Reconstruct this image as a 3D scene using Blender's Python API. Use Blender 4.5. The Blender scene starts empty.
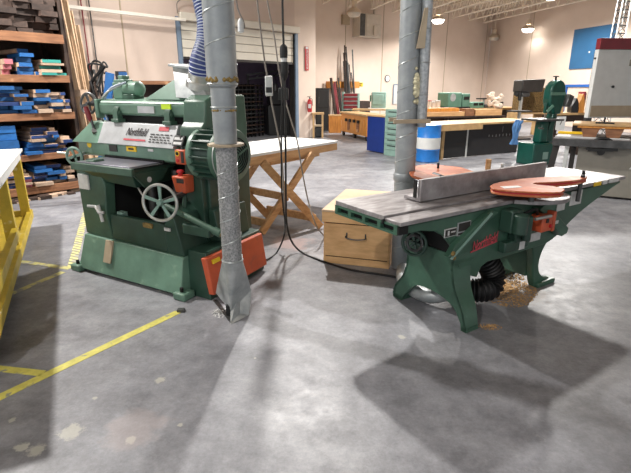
import bpy, bmesh, math, random
from mathutils import Vector, Matrix
random.seed(7)
PI = math.pi
S = bpy.context.scene
COL = S.collection
R = math.radians
V = Vector

# ------------------------------------------------------------------ camera
FPX = 470.0; PITCH = R(17.5); CAMH = 1.55
cam = bpy.data.objects.new('camera', bpy.data.cameras.new('camera'))
COL.objects.link(cam)
cam.location = (0, 0, CAMH); cam.rotation_euler = (PI/2 - PITCH, 0, 0)
cam.data.sensor_width = 36.0; cam.data.lens = FPX/631*36.0
cam.data.clip_end = 200
S.camera = cam

def ray(u, v):
    x = (u-315.5)/FPX; y = -(v-236.5)/FPX
    return V((x, math.cos(PITCH)+y*math.sin(PITCH), -math.sin(PITCH)+y*math.cos(PITCH)))
def at(u, v, z=0.0):            # where the sight line meets a level plane
    d = ray(u, v); t = (z-CAMH)/d.z
    return V((d.x*t, d.y*t, z))
def wallpt(u, v, p0, d0):       # where it meets an upright wall through p0 along d0
    d = ray(u, v); n = V((-d0[1], d0[0]))
    t = (n.x*p0[0]+n.y*p0[1])/(n.x*d.x+n.y*d.y)
    return V((d.x*t, d.y*t, CAMH+d.z*t))

# --------------------------------------------------------------- materials
def lin(c):
    return tuple((x/255/12.92 if x/255 <= .04045 else ((x/255+.055)/1.055)**2.4) for x in c)
def mat(name, rgb, rough=.5, metal=0.0, amt=.12, scale=6.0, bump=0.0, rgb2=None, stretch=None, spots=None, coat=0.0, rnd=0.0, emit=None, estr=0):
    m = bpy.data.materials.new(name); m.use_nodes = True
    N = m.node_tree.nodes; K = m.node_tree.links
    b = N['Principled BSDF']
    b.inputs['Roughness'].default_value = rough; b.inputs['Metallic'].default_value = metal
    b.inputs['Coat Weight'].default_value = coat
    c = lin(rgb); c2 = lin(rgb2) if rgb2 else tuple(x*(1-amt*2.2) for x in c)
    tc = N.new('ShaderNodeTexCoord'); mp = N.new('ShaderNodeMapping')
    if stretch: mp.inputs['Scale'].default_value = stretch
    K.new(tc.outputs['Object'], mp.inputs['Vector'])
    no = N.new('ShaderNodeTexNoise'); no.inputs['Scale'].default_value = scale; no.inputs['Detail'].default_value = 6
    no.inputs['Roughness'].default_value = .62
    K.new(mp.outputs['Vector'], no.inputs['Vector'])
    cr = N.new('ShaderNodeValToRGB'); cr.color_ramp.elements[0].position = .33; cr.color_ramp.elements[1].position = .66
    cr.color_ramp.elements[0].color = (*c2, 1); cr.color_ramp.elements[1].color = (*[min(1, x*(1+amt*.4)) for x in c], 1)
    K.new(no.outputs['Fac'], cr.inputs['Fac'])
    out = cr.outputs['Color']
    if spots:
        n2 = N.new('ShaderNodeTexNoise'); n2.inputs['Scale'].default_value = spots[1]; n2.inputs['Detail'].default_value = 4
        K.new(tc.outputs['Object'], n2.inputs['Vector'])
        r2 = N.new('ShaderNodeValToRGB'); r2.color_ramp.elements[0].position = spots[2]; r2.color_ramp.elements[1].position = spots[2]+.08
        K.new(n2.outputs['Fac'], r2.inputs['Fac'])
        mx = N.new('ShaderNodeMixRGB'); mx.inputs[2].default_value = (*lin(spots[0]), 1)
        K.new(r2.outputs['Color'], mx.inputs[0]); K.new(out, mx.inputs[1]); out = mx.outputs[0]
    if rnd:
        oi = N.new('ShaderNodeObjectInfo'); hs = N.new('ShaderNodeHueSaturation')
        ma = N.new('ShaderNodeMapRange'); ma.inputs['To Min'].default_value = 1-rnd; ma.inputs['To Max'].default_value = 1+rnd*.6
        K.new(oi.outputs['Random'], ma.inputs['Value']); K.new(ma.outputs['Result'], hs.inputs['Value'])
        K.new(out, hs.inputs['Color']); out = hs.outputs['Color']
    K.new(out, b.inputs['Base Color'])
    if bump:
        bp = N.new('ShaderNodeBump'); bp.inputs['Strength'].default_value = bump; bp.inputs['Distance'].default_value = .01
        K.new(no.outputs['Fac'], bp.inputs['Height']); K.new(bp.outputs['Normal'], b.inputs['Normal'])
    if emit:
        b.inputs['Emission Color'].default_value = (*lin(emit), 1); b.inputs['Emission Strength'].default_value = estr
    return m
M = {}
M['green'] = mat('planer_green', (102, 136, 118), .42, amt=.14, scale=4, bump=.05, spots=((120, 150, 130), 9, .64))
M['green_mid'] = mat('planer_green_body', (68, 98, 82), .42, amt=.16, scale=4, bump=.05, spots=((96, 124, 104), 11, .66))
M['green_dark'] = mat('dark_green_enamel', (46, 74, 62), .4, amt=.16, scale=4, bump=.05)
M['jgreen'] = mat('jointer_green', (62, 96, 79), .38, amt=.14, scale=5, bump=.04, spots=((80, 118, 98), 12, .68))
M['mint'] = mat('mint_enamel', (128, 158, 148), .5, amt=.08)
M['mgreen'] = mat('machine_green', (98, 140, 122), .5, amt=.1)
M['sawgreen'] = mat('bandsaw_green', (18, 76, 66), .3, amt=.1)
M['black'] = mat('black_enamel', (22, 23, 24), .5, amt=.2)
M['void'] = mat('dark_cavity', (13, 14, 14), .8, amt=.2)  # near-black, also stands in for the shade inside recesses, slots and gaps
M['rubber'] = mat('black_rubber', (18, 18, 19), .55, amt=.1)
M['orange'] = mat('orange_enamel', (198, 88, 54), .45, amt=.08, spots=((178, 84, 58), 10, .6))
M['orange_dusty'] = mat('dusty_orange_enamel', (184, 96, 54), .5, amt=.1, spots=((200, 132, 96), 9, .56))
M['red'] = mat('red_enamel', (176, 26, 34), .4, amt=.08)
M['darkred'] = mat('dark_red', (122, 28, 38), .45, amt=.08)
M['steel'] = mat('ground_steel', (166, 162, 163), .46, .35, amt=.12, scale=6, rgb2=(118, 112, 112), stretch=(1, 3, 1))
M['table_steel'] = mat('planer_bed_steel', (150, 146, 160), .3, .6, amt=.08, scale=3)
M['steel_dark'] = mat('worn_steel', (92, 92, 92), .42, .7, amt=.2, scale=8)
M['bright'] = mat('bright_steel', (196, 198, 194), .3, .7, amt=.12, scale=9)
M['galv'] = mat('galvanised_sheet', (186, 190, 192), .4, .35, rgb2=(146, 152, 156), scale=38, bump=.03)
M['galv_dark'] = mat('dusty_galvanised_sheet', (168, 168, 168), .55, .15, rgb2=(104, 108, 110), scale=85, bump=.12)
M['galv_hood'] = mat('galvanised_hood_sheet', (184, 187, 186), .4, .35, rgb2=(140, 146, 148), scale=7)
M['duct'] = mat('grey_duct_sheet', (158, 163, 164), .45, .25, rgb2=(134, 140, 144), scale=5)
M['duct_seam'] = mat('duct_seam', (178, 184, 184), .4, .5, amt=.1)
M['foam'] = mat('dried_foam', (226, 220, 186), .9, amt=.2, scale=20, bump=.5)
M['foam_brown'] = mat('brown_sealant', (150, 126, 74), .9, amt=.3, scale=20, bump=.5)
M['blue_hose'] = mat('blue_hose_skin', (40, 58, 118), .45, amt=.12)
M['white_rib'] = mat('hose_wire_rib', (176, 186, 204), .5, amt=.1)
M['wood'] = mat('pine_wood', (210, 168, 120), .6, rgb2=(180, 134, 86), scale=3, stretch=(1, 8, 8), bump=.06)
M['wood_x'] = mat('raw_pine', (206, 178, 148), .65, rgb2=(176, 144, 112), scale=4, stretch=(8, 8, 1), bump=.05)
M['ply'] = mat('birch_plywood', (226, 182, 130), .55, rgb2=(202, 156, 104), scale=3, stretch=(1.5, 1.5, 7), bump=.04)
M['ply_top'] = mat('dusty_plywood', (206, 178, 146), .6, amt=.08, scale=5)
M['shelfwood'] = mat('old_shelf_plank', (146, 102, 70), .7, rgb2=(108, 70, 46), scale=3, stretch=(1.2, 9, 9), bump=.1, spots=((200, 158, 118), 2.2, .64))
M['darkwood'] = mat('dark_stained_wood', (58, 40, 30), .7, amt=.3, scale=5)
M['roughwood'] = mat('rough_brown_lumber', (78, 61, 53), .75, amt=.3, scale=9, rnd=.45)
M['pale'] = mat('pale_lumber', (204, 176, 152), .7, amt=.14, scale=8, rnd=.3)
M['bluewood'] = mat('blue_painted_end', (28, 94, 158), .6, amt=.12, scale=12, rnd=.22)
M['navywood'] = mat('dark_blue_painted_end', (34, 62, 118), .6, amt=.2, scale=12, rnd=.25)
M['tealwood'] = mat('teal_painted_end', (52, 150, 140), .6, amt=.12, rnd=.2)
M['pinkwood'] = mat('pink_painted_end', (190, 110, 120), .6, amt=.1, rnd=.15)
M['white'] = mat('white_laminate', (226, 226, 224), .4, amt=.04)
M['offwhite'] = mat('off_white_panel', (200, 202, 200), .5, amt=.04)
M['tan'] = mat('tan_panel', (168, 152, 128), .6, amt=.06)
M['label'] = mat('pale_label', (206, 206, 204), .5, amt=.08, scale=20)
M['plate'] = mat('brushed_name_plate', (184, 186, 188), .42, .25, amt=.1, scale=8)
M['dlabel'] = mat('dark_label', (42, 38, 36), .5, amt=.2)
M['yellow'] = mat('yellow_paint', (208, 180, 58), .5, amt=.12, scale=6, spots=((224, 212, 160), 8, .66))
M['ylabel'] = mat('yellow_label', (232, 192, 30), .5, amt=.06)
M['lime'] = mat('lime_sticker', (196, 226, 40), .5, amt=.04)
M['tape'] = mat('yellow_floor_tape', (216, 208, 104), .6, amt=.12, scale=14, spots=((150, 150, 130), 16, .6))
M['tape2'] = mat('worn_pale_tape', (214, 208, 140), .6, amt=.12, scale=14, spots=((160, 158, 150), 12, .5))
M['tapedark'] = mat('dark_tape_stripe', (140, 138, 112), .6, amt=.15)
M['script'] = mat('script_letter_black', (40, 30, 32), .5)
M['scriptred'] = mat('script_letter_red', (196, 74, 84), .5)
M['navy'] = mat('navy_cabinet', (22, 48, 120), .45, amt=.06)
M['cabwood'] = mat('orange_stained_cabinet', (204, 140, 62), .5, rgb2=(176, 112, 44), scale=3, stretch=(8, 8, 1))
M['barrelblue'] = mat('barrel_blue', (30, 112, 190), .4, amt=.08)
M['blackpanel'] = mat('black_melamine', (34, 34, 36), .5, amt=.1)
M['chalk'] = mat('chalk_mark', (150, 150, 150), .8)
M['deskwood'] = mat('desk_edge_wood', (196, 160, 112), .55, amt=.12)
M['boardblue'] = mat('blue_board', (40, 94, 136), .5, amt=.06, scale=2)
M['blueframe'] = mat('blue_steel_frame', (112, 130, 150), .5, amt=.06)
M['bluetrim'] = mat('blue_door_frame', (30, 92, 170), .5, amt=.05)
M['greycab'] = mat('grey_saw_cabinet', (132, 128, 118), .5, amt=.06)
M['rag'] = mat('blue_rag', (92, 140, 196), .9, amt=.15)
M['whiterag'] = mat('pale_rag', (222, 204, 186), .9, amt=.1)
M['straw'] = mat('woven_brown', (128, 100, 54), .85, amt=.5, scale=30, bump=.4)
M['sawdust'] = mat('sawdust', (206, 166, 116), .9, amt=.15, scale=40)
M['cord_grey'] = mat('grey_cord', (128, 120, 112), .5)
M['lampshade'] = mat('lamp_reflector', (206, 190, 168), .5, amt=.05)
M['lamp_on'] = mat('lamp_lens_lit', (255, 250, 240), .5, emit=(255, 248, 236), estr=14)
M['lamp_off'] = mat('lamp_lens_unlit', (206, 200, 188), .5)
M['joist'] = mat('painted_joist', (232, 222, 206), .6, amt=.08)
M['deck'] = mat('roof_deck', (214, 198, 178), .8, amt=.1, stretch=(1, 1, 1))
M['lilac'] = mat('lilac_wall', (150, 138, 160), .8, amt=.06)
M['doorpanel'] = mat('door_panel', (214, 208, 194), .55, amt=.04, scale=2)
M['pipe'] = mat('white_track', (226, 220, 208), .5, amt=.05)
M['greybox'] = mat('heater_grey', (196, 186, 172), .6, amt=.05)

def wall_mat(name, rgb, rgb2):
    m = mat(name, rgb, .85, amt=.05, scale=.6, rgb2=rgb2, bump=.0)
    return m
M['wall'] = wall_mat('painted_wall', (216, 200, 187), (206, 189, 175))
M['wall_left'] = wall_mat('painted_wall_left', (206, 188, 176), (194, 176, 163))

def floor_mat():
    m = bpy.data.materials.new('polished_concrete'); m.use_nodes = True
    N = m.node_tree.nodes; K = m.node_tree.links; b = N['Principled BSDF']
    tc = N.new('ShaderNodeTexCoord')
    def noise(s, d=8, r=.6, off=0):
        mp = N.new('ShaderNodeMapping'); mp.inputs['Location'].default_value = (off, off*.7, 0)
        K.new(tc.outputs['Object'], mp.inputs['Vector'])
        n = N.new('ShaderNodeTexNoise'); n.inputs['Scale'].default_value = s; n.inputs['Detail'].default_value = d; n.inputs['Roughness'].default_value = r
        K.new(mp.outputs['Vector'], n.inputs['Vector']); return n.outputs['Fac']
    def ramp(f, stops):
        c = N.new('ShaderNodeValToRGB'); e = c.color_ramp.elements
        e[0].position, e[0].color = stops[0][0], (*stops[0][1], 1)
        e[1].position, e[1].color = stops[-1][0], (*stops[-1][1], 1)
        for p, col in stops[1:-1]:
            x = e.new(p); x.color = (*col, 1)
        K.new(f, c.inputs['Fac']); return c.outputs['Color']
    def mix(t, fac, a, bb):
        x = N.new('ShaderNodeMixRGB'); x.blend_type = t
        for i, q in enumerate((fac, a, bb)):
            if isinstance(q, (int, float)): x.inputs[i].default_value = q
            elif isinstance(q, tuple): x.inputs[i].default_value = (*q, 1)
            else: K.new(q, x.inputs[i])
        return x.outputs[0]
    big = ramp(noise(.9), [(.3, lin((142, 143, 149))), (.5, lin((168, 169, 175))), (.7, lin((188, 189, 193)))])
    mid = ramp(noise(4, 12, .78, 3), [(.34, lin((168, 168, 170))), (.7, lin((255, 255, 255)))])
    c = mix('MULTIPLY', .9, big, mid)
    fine = ramp(noise(48, 8, .85, 5), [(.34, (.6, .6, .6)), (.7, (1, 1, 1))])
    c = mix('MULTIPLY', .7, c, fine)
    scuff = ramp(noise(14, 12, .8, 9), [(.60, (0, 0, 0)), (.68, (1, 1, 1))])
    c = mix('MIX', mix('MULTIPLY', 1.0, scuff, (.25, .25, .25)), c, lin((190, 190, 186)))
    # worn pinkish strips and paint spatters with a place of their own
    sep = N.new('ShaderNodeSeparateXYZ'); K.new(tc.outputs['Object'], sep.inputs[0])
    def blob(p, r, col, c, edge=22, strength=.8):
        d = N.new('ShaderNodeVectorMath'); d.operation = 'DISTANCE'; d.inputs[1].default_value = (p.x, p.y, 0)
        K.new(tc.outputs['Object'], d.inputs[0])
        a = N.new('ShaderNodeMath'); a.operation = 'MULTIPLY'; a.inputs[1].default_value = 1/r
        K.new(d.outputs['Value'], a.inputs[0])
        n = noise(edge, 5, .7, r*31)
        s = N.new('ShaderNodeMath'); s.operation = 'ADD'; K.new(a.outputs[0], s.inputs[0]); K.new(n, s.inputs[1])
        f = ramp(s.outputs[0], [(.80, (strength,)*3), (.98, (0, 0, 0))])
        return mix('MIX', f, c, lin(col))
    for (u, v, r) in [(70, 432, .085), (22, 447, .05), (36, 450, .06), (12, 420, .03), (162, 290, .05), (402, 337, .04), (180, 425, .02), (95, 398, .02), (255, 358, .012), (130, 440, .04), (160, 380, .05)]:
        c = blob(at(u, v), r*1.5, (196, 194, 180), c, 26, .55)
    c = blob(at(290, 243), .5, (176, 150, 146), c, 5, .6)
    c = blob(at(135, 430), .35, (160, 148, 146), c, 6, .4)
    c = blob(at(520, 292), .5, (150, 128, 108), c, 9, .5)
    K.new(c, b.inputs['Base Color'])
    rr = ramp(noise(7, 12, .8, 2), [(.3, (.33,)*3), (.7, (.55,)*3)])
    K.new(rr, b.inputs['Roughness'])
    b.inputs['Specular IOR Level'].default_value = .42
    bp = N.new('ShaderNodeBump'); bp.inputs['Strength'].default_value = .12; bp.inputs['Distance'].default_value = .01
    K.new(noise(25, 8, .7, 4), bp.inputs['Height']); K.new(bp.outputs['Normal'], b.inputs['Normal'])
    return m
M['floor'] = floor_mat()

# ------------------------------------------------------------ mesh builder
class MB:
    def __init__(s): s.v = []; s.f = []; s.mi = []; s.cur = 0
    def add(s, vs, fs):
        o = len(s.v); s.v += [tuple(p) for p in vs]
        s.f += [tuple(i+o for i in f) for f in fs]; s.mi += [s.cur]*len(fs)
        return s
    def hexa(s, b, t):
        return s.add(list(b)+list(t), [(3, 2, 1, 0), (4, 5, 6, 7), (0, 1, 5, 4), (1, 2, 6, 5), (2, 3, 7, 6), (3, 0, 4, 7)])
    def box(s, x0, x1, y0, y1, z0, z1, m=None):
        c = [(x0, y0, z0), (x1, y0, z0), (x1, y1, z0), (x0, y1, z0), (x0, y0, z1), (x1, y0, z1), (x1, y1, z1), (x0, y1, z1)]
        if m is not None: c = [m @ V(p) for p in c]
        return s.hexa(c[:4], c[4:])
    def bar(s, p0, p1, w, h, up=(0, 0, 1)):          # rectangular bar from p0 to p1
        p0 = V(p0); p1 = V(p1); d = (p1-p0).normalized(); u = V(up)
        if abs(d.dot(u)) > .98: u = V((0, 1, 0))
        a = d.cross(u).normalized()*w/2; b = a.cross(d).normalized()*h/2
        return s.hexa([p0-a-b, p0+a-b, p0+a+b, p0-a+b], [p1-a-b, p1+a-b, p1+a+b, p1-a+b])
    def prism(s, pts, ax, a0, a1):                    # polygon extruded along an axis
        n = len(pts)
        def mk(p, a):
            return {'x': (a, p[0], p[1]), 'y': (p[0], a, p[1]), 'z': (p[0], p[1], a)}[ax]
        return s.add([mk(p, a0) for p in pts]+[mk(p, a1) for p in pts],
                     [tuple(range(n-1, -1, -1)), tuple(range(n, 2*n))]+[(i, (i+1) % n, (i+1) % n+n, i+n) for i in range(n)])
    def tube(s, pts, r, n=10, cap=True):
        pts = [V(p) for p in pts]; k = len(pts)
        rs = r if isinstance(r, (list, tuple)) else [r]*k
        t0 = (pts[1]-pts[0]).normalized(); u = t0.orthogonal().normalized(); rings = []
        for i, p in enumerate(pts):
            t = (pts[min(i+1, k-1)]-pts[max(i-1, 0)])
            t = t.normalized() if t.length > 1e-9 else t0
            u = (u-t*u.dot(t)); u = u.normalized() if u.length > 1e-6 else t.orthogonal().normalized()
            w = t.cross(u)
            rings += [p+(u*math.cos(a)+w*math.sin(a))*rs[i] for a in [2*PI*j/n for j in range(n)]]
        fs = [(i*n+j, i*n+(j+1) % n, (i+1)*n+(j+1) % n, (i+1)*n+j) for i in range(k-1) for j in range(n)]
        if cap: fs += [tuple(range(n-1, -1, -1)), tuple(range((k-1)*n, k*n))]
        return s.add(rings, fs)
    def cyl(s, p0, p1, r, r1=None, n=24):
        return s.tube([p0, p1], [r, r if r1 is None else r1], n)
    def lathe(s, prof, p0, d, n=28):                  # prof: (radius, distance along d)
        p0 = V(p0); d = V(d).normalized(); u = d.orthogonal().normalized(); w = d.cross(u); rings = []
        for r, h in prof:
            rings += [p0+d*h+(u*math.cos(a)+w*math.sin(a))*max(r, 1e-4) for a in [2*PI*j/n for j in range(n)]]
        k = len(prof)
        fs = [(i*n+j, i*n+(j+1) % n, (i+1)*n+(j+1) % n, (i+1)*n+j) for i in range(k-1) for j in range(n)]
        fs += [tuple(range(n-1, -1, -1)), tuple(range((k-1)*n, k*n))]
        return s.add(rings, fs)
    def ring(s, c, nrm, Rr, r, n=36, m=8, a0=0, a1=2*PI, ref=None):
        c = V(c); nrm = V(nrm).normalized(); u = nrm.orthogonal().normalized() if ref is None else V(ref).normalized(); w = nrm.cross(u)
        full = abs(a1-a0-2*PI) < 1e-6; k = n if full else n+1; rings = []
        for i in range(k):
            a = a0+(a1-a0)*i/n; e = u*math.cos(a)+w*math.sin(a)
            rings += [c+e*(Rr+r*math.cos(b))+nrm*(r*math.sin(b)) for b in [2*PI*j/m for j in range(m)]]
        fs = [(i*m+j, ((i+1) % k)*m+j, ((i+1) % k)*m+(j+1) % m, i*m+(j+1) % m) for i in range(n) for j in range(m)]
        return s.add(rings, fs)
    def corr(s, pts, r, amp, pitch, n=18):            # corrugated hose
        pts = [V(p) for p in pts]; ds = [0]
        for a, b in zip(pts, pts[1:]): ds.append(ds[-1]+(b-a).length)
        L = ds[-1]; k = int(L/pitch*4); out = []; rs = []
        for i in range(k+1):
            t = L*i/k; j = max(q for q in range(len(ds)-1) if ds[q] <= t+1e-9)
            f = (t-ds[j])/(ds[j+1]-ds[j]); out.append(pts[j].lerp(pts[j+1], f)); rs.append(r+amp*(1 if i % 4 < 2 else -1)*(1 if i % 2 else .6))
        return s.tube(out, rs, n)
    def build(s, name, m, parent=None, bev=0.0, seg=2, smooth=True, loc=None):
        me = bpy.data.meshes.new(name); me.from_pydata(s.v, [], s.f)
        bm = bmesh.new(); bm.from_mesh(me); bmesh.ops.recalc_face_normals(bm, faces=bm.faces); 
        bm.to_mesh(me); bm.free()
        ms = m if isinstance(m, (list, tuple)) else [m]
        for x in ms: me.materials.append(M[x] if isinstance(x, str) else x)
        if len(ms) > 1: me.polygons.foreach_set('material_index', s.mi)
        if smooth:
            me.shade_smooth(); me.set_sharp_from_angle(angle=R(35))
        o = bpy.data.objects.new(name, me); COL.objects.link(o)
        if parent: o.parent = parent
        if loc is not None: o.location = loc
        if bev:
            b = o.modifiers.new('bevel', 'BEVEL'); b.width = bev; b.segments = seg; b.limit_method = 'ANGLE'; b.angle_limit = R(40)
        return o

def spline(pts, k=8):
    pts = [V(p) for p in pts]; out = []
    P = [pts[0]*2-pts[1]]+pts+[pts[-1]*2-pts[-2]]
    for i in range(1, len(P)-2):
        for j in range(k):
            t = j/k; a, b, c, d = P[i-1:i+3]
            out.append(.5*((2*b)+(c-a)*t+(2*a-5*b+4*c-d)*t*t+(3*b-a-3*c+d)*t**3))
    out.append(pts[-1]); return out
def curve2(pts, k=5): return [(p.x, p.y) for p in spline([(a, b, 0) for a, b in pts], k)]
def tag(o, label=None, cat=None, group=None, kind=None):
    if label: o['label'] = label
    if cat: o['category'] = cat
    if group: o['group'] = group
    if kind: o['kind'] = kind
    return o
def empty(name, loc=(0, 0, 0), rz=0.0, label=None, cat=None, group=None):
    o = bpy.data.objects.new(name, None); COL.objects.link(o); o.location = loc; o.rotation_euler = (0, 0, rz); o.empty_display_size = .1
    return tag(o, label, cat, group)
def struct(name, mb, m, **k): return tag(mb.build(name, m, **k), kind='structure')
def clone(o, parent=None, loc=None, rz=None):
    c = o.copy(); COL.objects.link(c); c.parent = parent
    if loc is not None: c.location = loc
    if rz is not None: c.rotation_euler = (0, 0, rz)
    for ch in list(o.children): clone(ch, c)
    return c
def lettering(name, body, size, m, parent, loc, xdir, ydir, shear=0.0, extr=.0012, fit=None, font=None):
    cu = bpy.data.curves.new(name, 'FONT'); cu.body = body; cu.size = size; cu.extrude = extr; cu.shear = shear; cu.align_x = 'CENTER'; cu.align_y = 'CENTER'; cu.offset = size*.003
    t = bpy.data.objects.new(name, cu); COL.objects.link(t)
    bpy.context.view_layer.update()
    me = bpy.data.meshes.new_from_object(t.evaluated_get(bpy.context.evaluated_depsgraph_get()))
    bpy.data.objects.remove(t)
    o = bpy.data.objects.new(name, me); COL.objects.link(o); me.materials.clear(); me.materials.append(M[m])
    X = V(xdir).normalized(); Y = V(ydir).normalized(); Z = X.cross(Y)
    mt = Matrix.Translation(V(loc)) @ Matrix((X, Y, Z)).transposed().to_4x4()
    if fit:
        w = max(v.co.x for v in me.vertices)-min(v.co.x for v in me.vertices)
        mt = mt @ Matrix.Diagonal((fit/w, 1, 1, 1))
    me.transform(mt); o.parent = parent
    return o
def fb(name, a, b, z=0.0):      # root at a, local x towards b, local y away from the camera
    A = at(*a, z); B = at(*b, z); d = B-A
    r = empty(name, (A.x, A.y, 0), math.atan2(d.y, d.x)); return r, d.length

# ================================================================ SETTING
DW0 = (0.0, 16.0); DWd = V((.68, .735, 0)).normalized()              # wall with the roll-up door
BW0 = (.6, 20.9); BWd = V((.83, .56, 0)).normalized()                # far back wall
RW0 = (9.2, 26.7); RWd = V((.25, -.97, 0)).normalized()              # right wall, running towards the camera
TOP = 5.3
MB().add([(-14, -6, -.1), (26, -6, -.1), (26, 34, -.1), (-14, 34, -.1), (-14, -6, 0), (26, -6, 0), (26, 34, 0), (-14, 34, 0)],
         [(3, 2, 1, 0), (4, 5, 6, 7), (0, 1, 5, 4), (1, 2, 6, 5), (2, 3, 7, 6), (3, 0, 4, 7)])
fl = MB().box(-14, 26, -6, 34, -.1, 0); struct('floor', fl, 'floor', smooth=False)
ce = MB().box(-14, 26, -6, 34, TOP, TOP+.1); struct('ceiling', ce, 'deck', smooth=False)
def wall(name, p, d, s0, s1, z0, z1, m, th=.2, side=1):
    n = V((-d.y, d.x, 0))*th*side; a = V((p[0], p[1], 0))+d*s0; b = V((p[0], p[1], 0))+d*s1
    h = lambda q, z: (q.x, q.y, z)
    mb = MB().hexa([h(a, z0), h(b, z0), h(b+n, z0), h(a+n, z0)], [h(a, z1), h(b, z1), h(b+n, z1), h(a+n, z1)])
    return struct(name, mb, m, smooth=False)
# door wall: solid left of the opening, above it, and the narrow pier on its right
s_l, s_r, ztop = -4.89, -.92, 3.12
wall('wall_left', DW0, DWd, -14, s_l, 0, TOP, 'wall_left')
wall('wall_left_header', DW0, DWd, s_l, s_r, ztop, TOP, 'wall_left')
wall('wall_left_pier', DW0, DWd, s_r, 0, 0, TOP, 'wall')
wall('wall_return', DW0, V((-.16, .987, 0)).normalized(), .16, 4.3, 0, TOP, 'wall', th=.12)
wall('wall_back', BW0, BWd, -1.5, 10.37, 0, TOP, 'wall')
wall('wall_right', RW0, RWd, 0, 26, 0, TOP, 'wall')
# room seen through the raised door
rn = V((-DWd.y, DWd.x, 0))
o2 = V((*DW0, 0))+rn*5.5
wall('wall_behind_door', (o2.x, o2.y), DWd, -9, 3.9, 0, TOP, 'lilac')
wall('wall_store_left', (DW0[0]-DWd.x*8.9, DW0[1]-DWd.y*8.9), rn.normalized(), .21, 5.5, 0, TOP, 'lilac', th=.1)  # unseen side wall, added to keep world light out of this room
wall('wall_store_right', (-.83, 20.2), V((-1.0, 2.4, 0)).normalized(), 0, 2.6, 0, TOP, 'lilac', th=.1)  # unseen, closes the gap where world light leaked in
# blue steel frame of the opening, roller housing, tracks
def onD(s, n=0.0, z=0.0): p = V((*DW0, 0))+DWd*s-rn*n; return (p.x, p.y, z)
dr = empty('door_1', onD(s_l, 0, 0), math.atan2(DWd.y, DWd.x)); tag(dr, kind='structure')
Wd = s_r-s_l
for k in range(4):
    z0 = 2.3+k*.205
    MB().box(.06, Wd-.06, .02, .07, z0, z0+.195).build('door_panel', 'doorpanel', dr, bev=.012)
MB().box(.06, Wd-.06, .0, .09, 2.24, 2.3).build('bottom_rail', 'dlabel', dr)
MB().box(-.02, Wd+.1, -.14, -.01, 3.12, 3.3).build('roller_housing', 'doorpanel', dr, bev=.02)
MB().box(-.09, .02, -.05, -.005, 0, 3.2).build('door_jamb', 'blueframe', dr)
MB().box(Wd-.02, Wd+.09, -.05, -.005, 0, 3.12).build('door_jamb', 'blueframe', dr)
MB().box(-.0, .06, .0, .2, 0, 3.1).build('door_track', 'dlabel', dr)
MB().box(Wd-.06, Wd, .0, .2, 0, 3.1).build('door_track', 'dlabel', dr)
# vertical panel joints on the walls
for i, (u, v, w) in enumerate([(345, 60, 'b'), (382, 60, 'b'), (445, 60, 'b'), (529, 60, 'r'), (484.2, 60, 'c'), (125, 50, 'd')]):
    p0, d0 = {'b': (BW0, BWd), 'c': (BW0, BWd), 'r': (RW0, RWd), 'd': (DW0, DWd)}[w]
    p = wallpt(u, v, p0, d0); n = V((d0.y, -d0.x, 0)); p = p+n*.006
    e = empty
    mb = MB().bar((p.x, p.y, .0), (p.x, p.y, TOP-.02), .03 if w != 'c' else .02, .012, up=n)
    struct('trim_%d' % (i+1), mb, 'tan')
# conduits on the left wall
for i, (u, u2) in enumerate([(80, 93), (88, 101)]):
    p = wallpt(u, 5, DW0, DWd)-rn*.06; q = wallpt(u2, 85, DW0, DWd)-rn*.06
    o = MB().cyl((p.x, p.y, .9), (p.x, p.y, TOP-.02), .014, n=8).build('conduit', 'darkred' if i == 0 else 'steel_dark')
    tag(o, ['thin dark red conduit running up the wall behind the leaning boards', 'thin grey conduit running up the wall right of the red one'][i], 'conduit')
# ------------------------------------------------ roof joists
poly = [(-5.2, 10.4), (0, 16), (-.65, 20.06), (9.2, 26.7), (15.5, 2), (-5.2, 2)]
def inside(x, y, m=0.25):
    c = False; n = len(poly)
    for i in range(n):
        x1, y1 = poly[i]; x2, y2 = poly[(i+1) % n]
        if (y1 > y) != (y2 > y) and x < (x2-x1)*(y-y1)/(y2-y1)+x1: c = not c
        # distance to the edge
        dx, dy = x2-x1, y2-y1; t = max(0, min(1, ((x-x1)*dx+(y-y1)*dy)/(dx*dx+dy*dy)))
        if math.hypot(x-x1-t*dx, y-y1-t*dy) < m: return False
    return c
jd = V((-.25, .97, 0)).normalized()
jn = V((jd.y, -jd.x, 0))
def joist_mesh(Lg):
    mb = MB()
    mb.box(-.05, .05, 0, Lg, .58, .62); mb.box(-.05, .05, .2, Lg-.2, 0, .035)
    n = int(Lg/.55)
    for i in range(n):
        y0 = Lg*i/n; y1 = Lg*(i+.5)/n; y2 = Lg*(i+1)/n
        mb.bar((0, y0, .58), (0, max(y1, .2), .03), .03, .03, up=(1, 0, 0)); mb.bar((0, y1, .03), (0, y2, .58), .03, .03, up=(1, 0, 0))
    return mb
for i in range(-4, 15):
    base = V((0, 12, 0))+jn*(i*1.15)
    ts = [t*.25 for t in range(-24, 80) if inside(base.x+jd.x*t*.25, base.y+jd.y*t*.25) and base.y+jd.y*t*.25 > 7.5]
    if len(ts) < 12: continue
    t0 = ts[0]; t1 = t0
    for t in ts[1:]:
        if t-t1 > .3: break
        t1 = t
    a = base+jd*t0
    o = joist_mesh(t1-t0).build('roof_joist', 'joist', loc=(a.x, a.y, TOP-.64)); o.rotation_euler = (0, 0, math.atan2(jd.y, jd.x)-PI/2)
    tag(o, 'cream open-web steel joist running under the roof deck', 'roof joist', 'steel joists under the roof')
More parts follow.
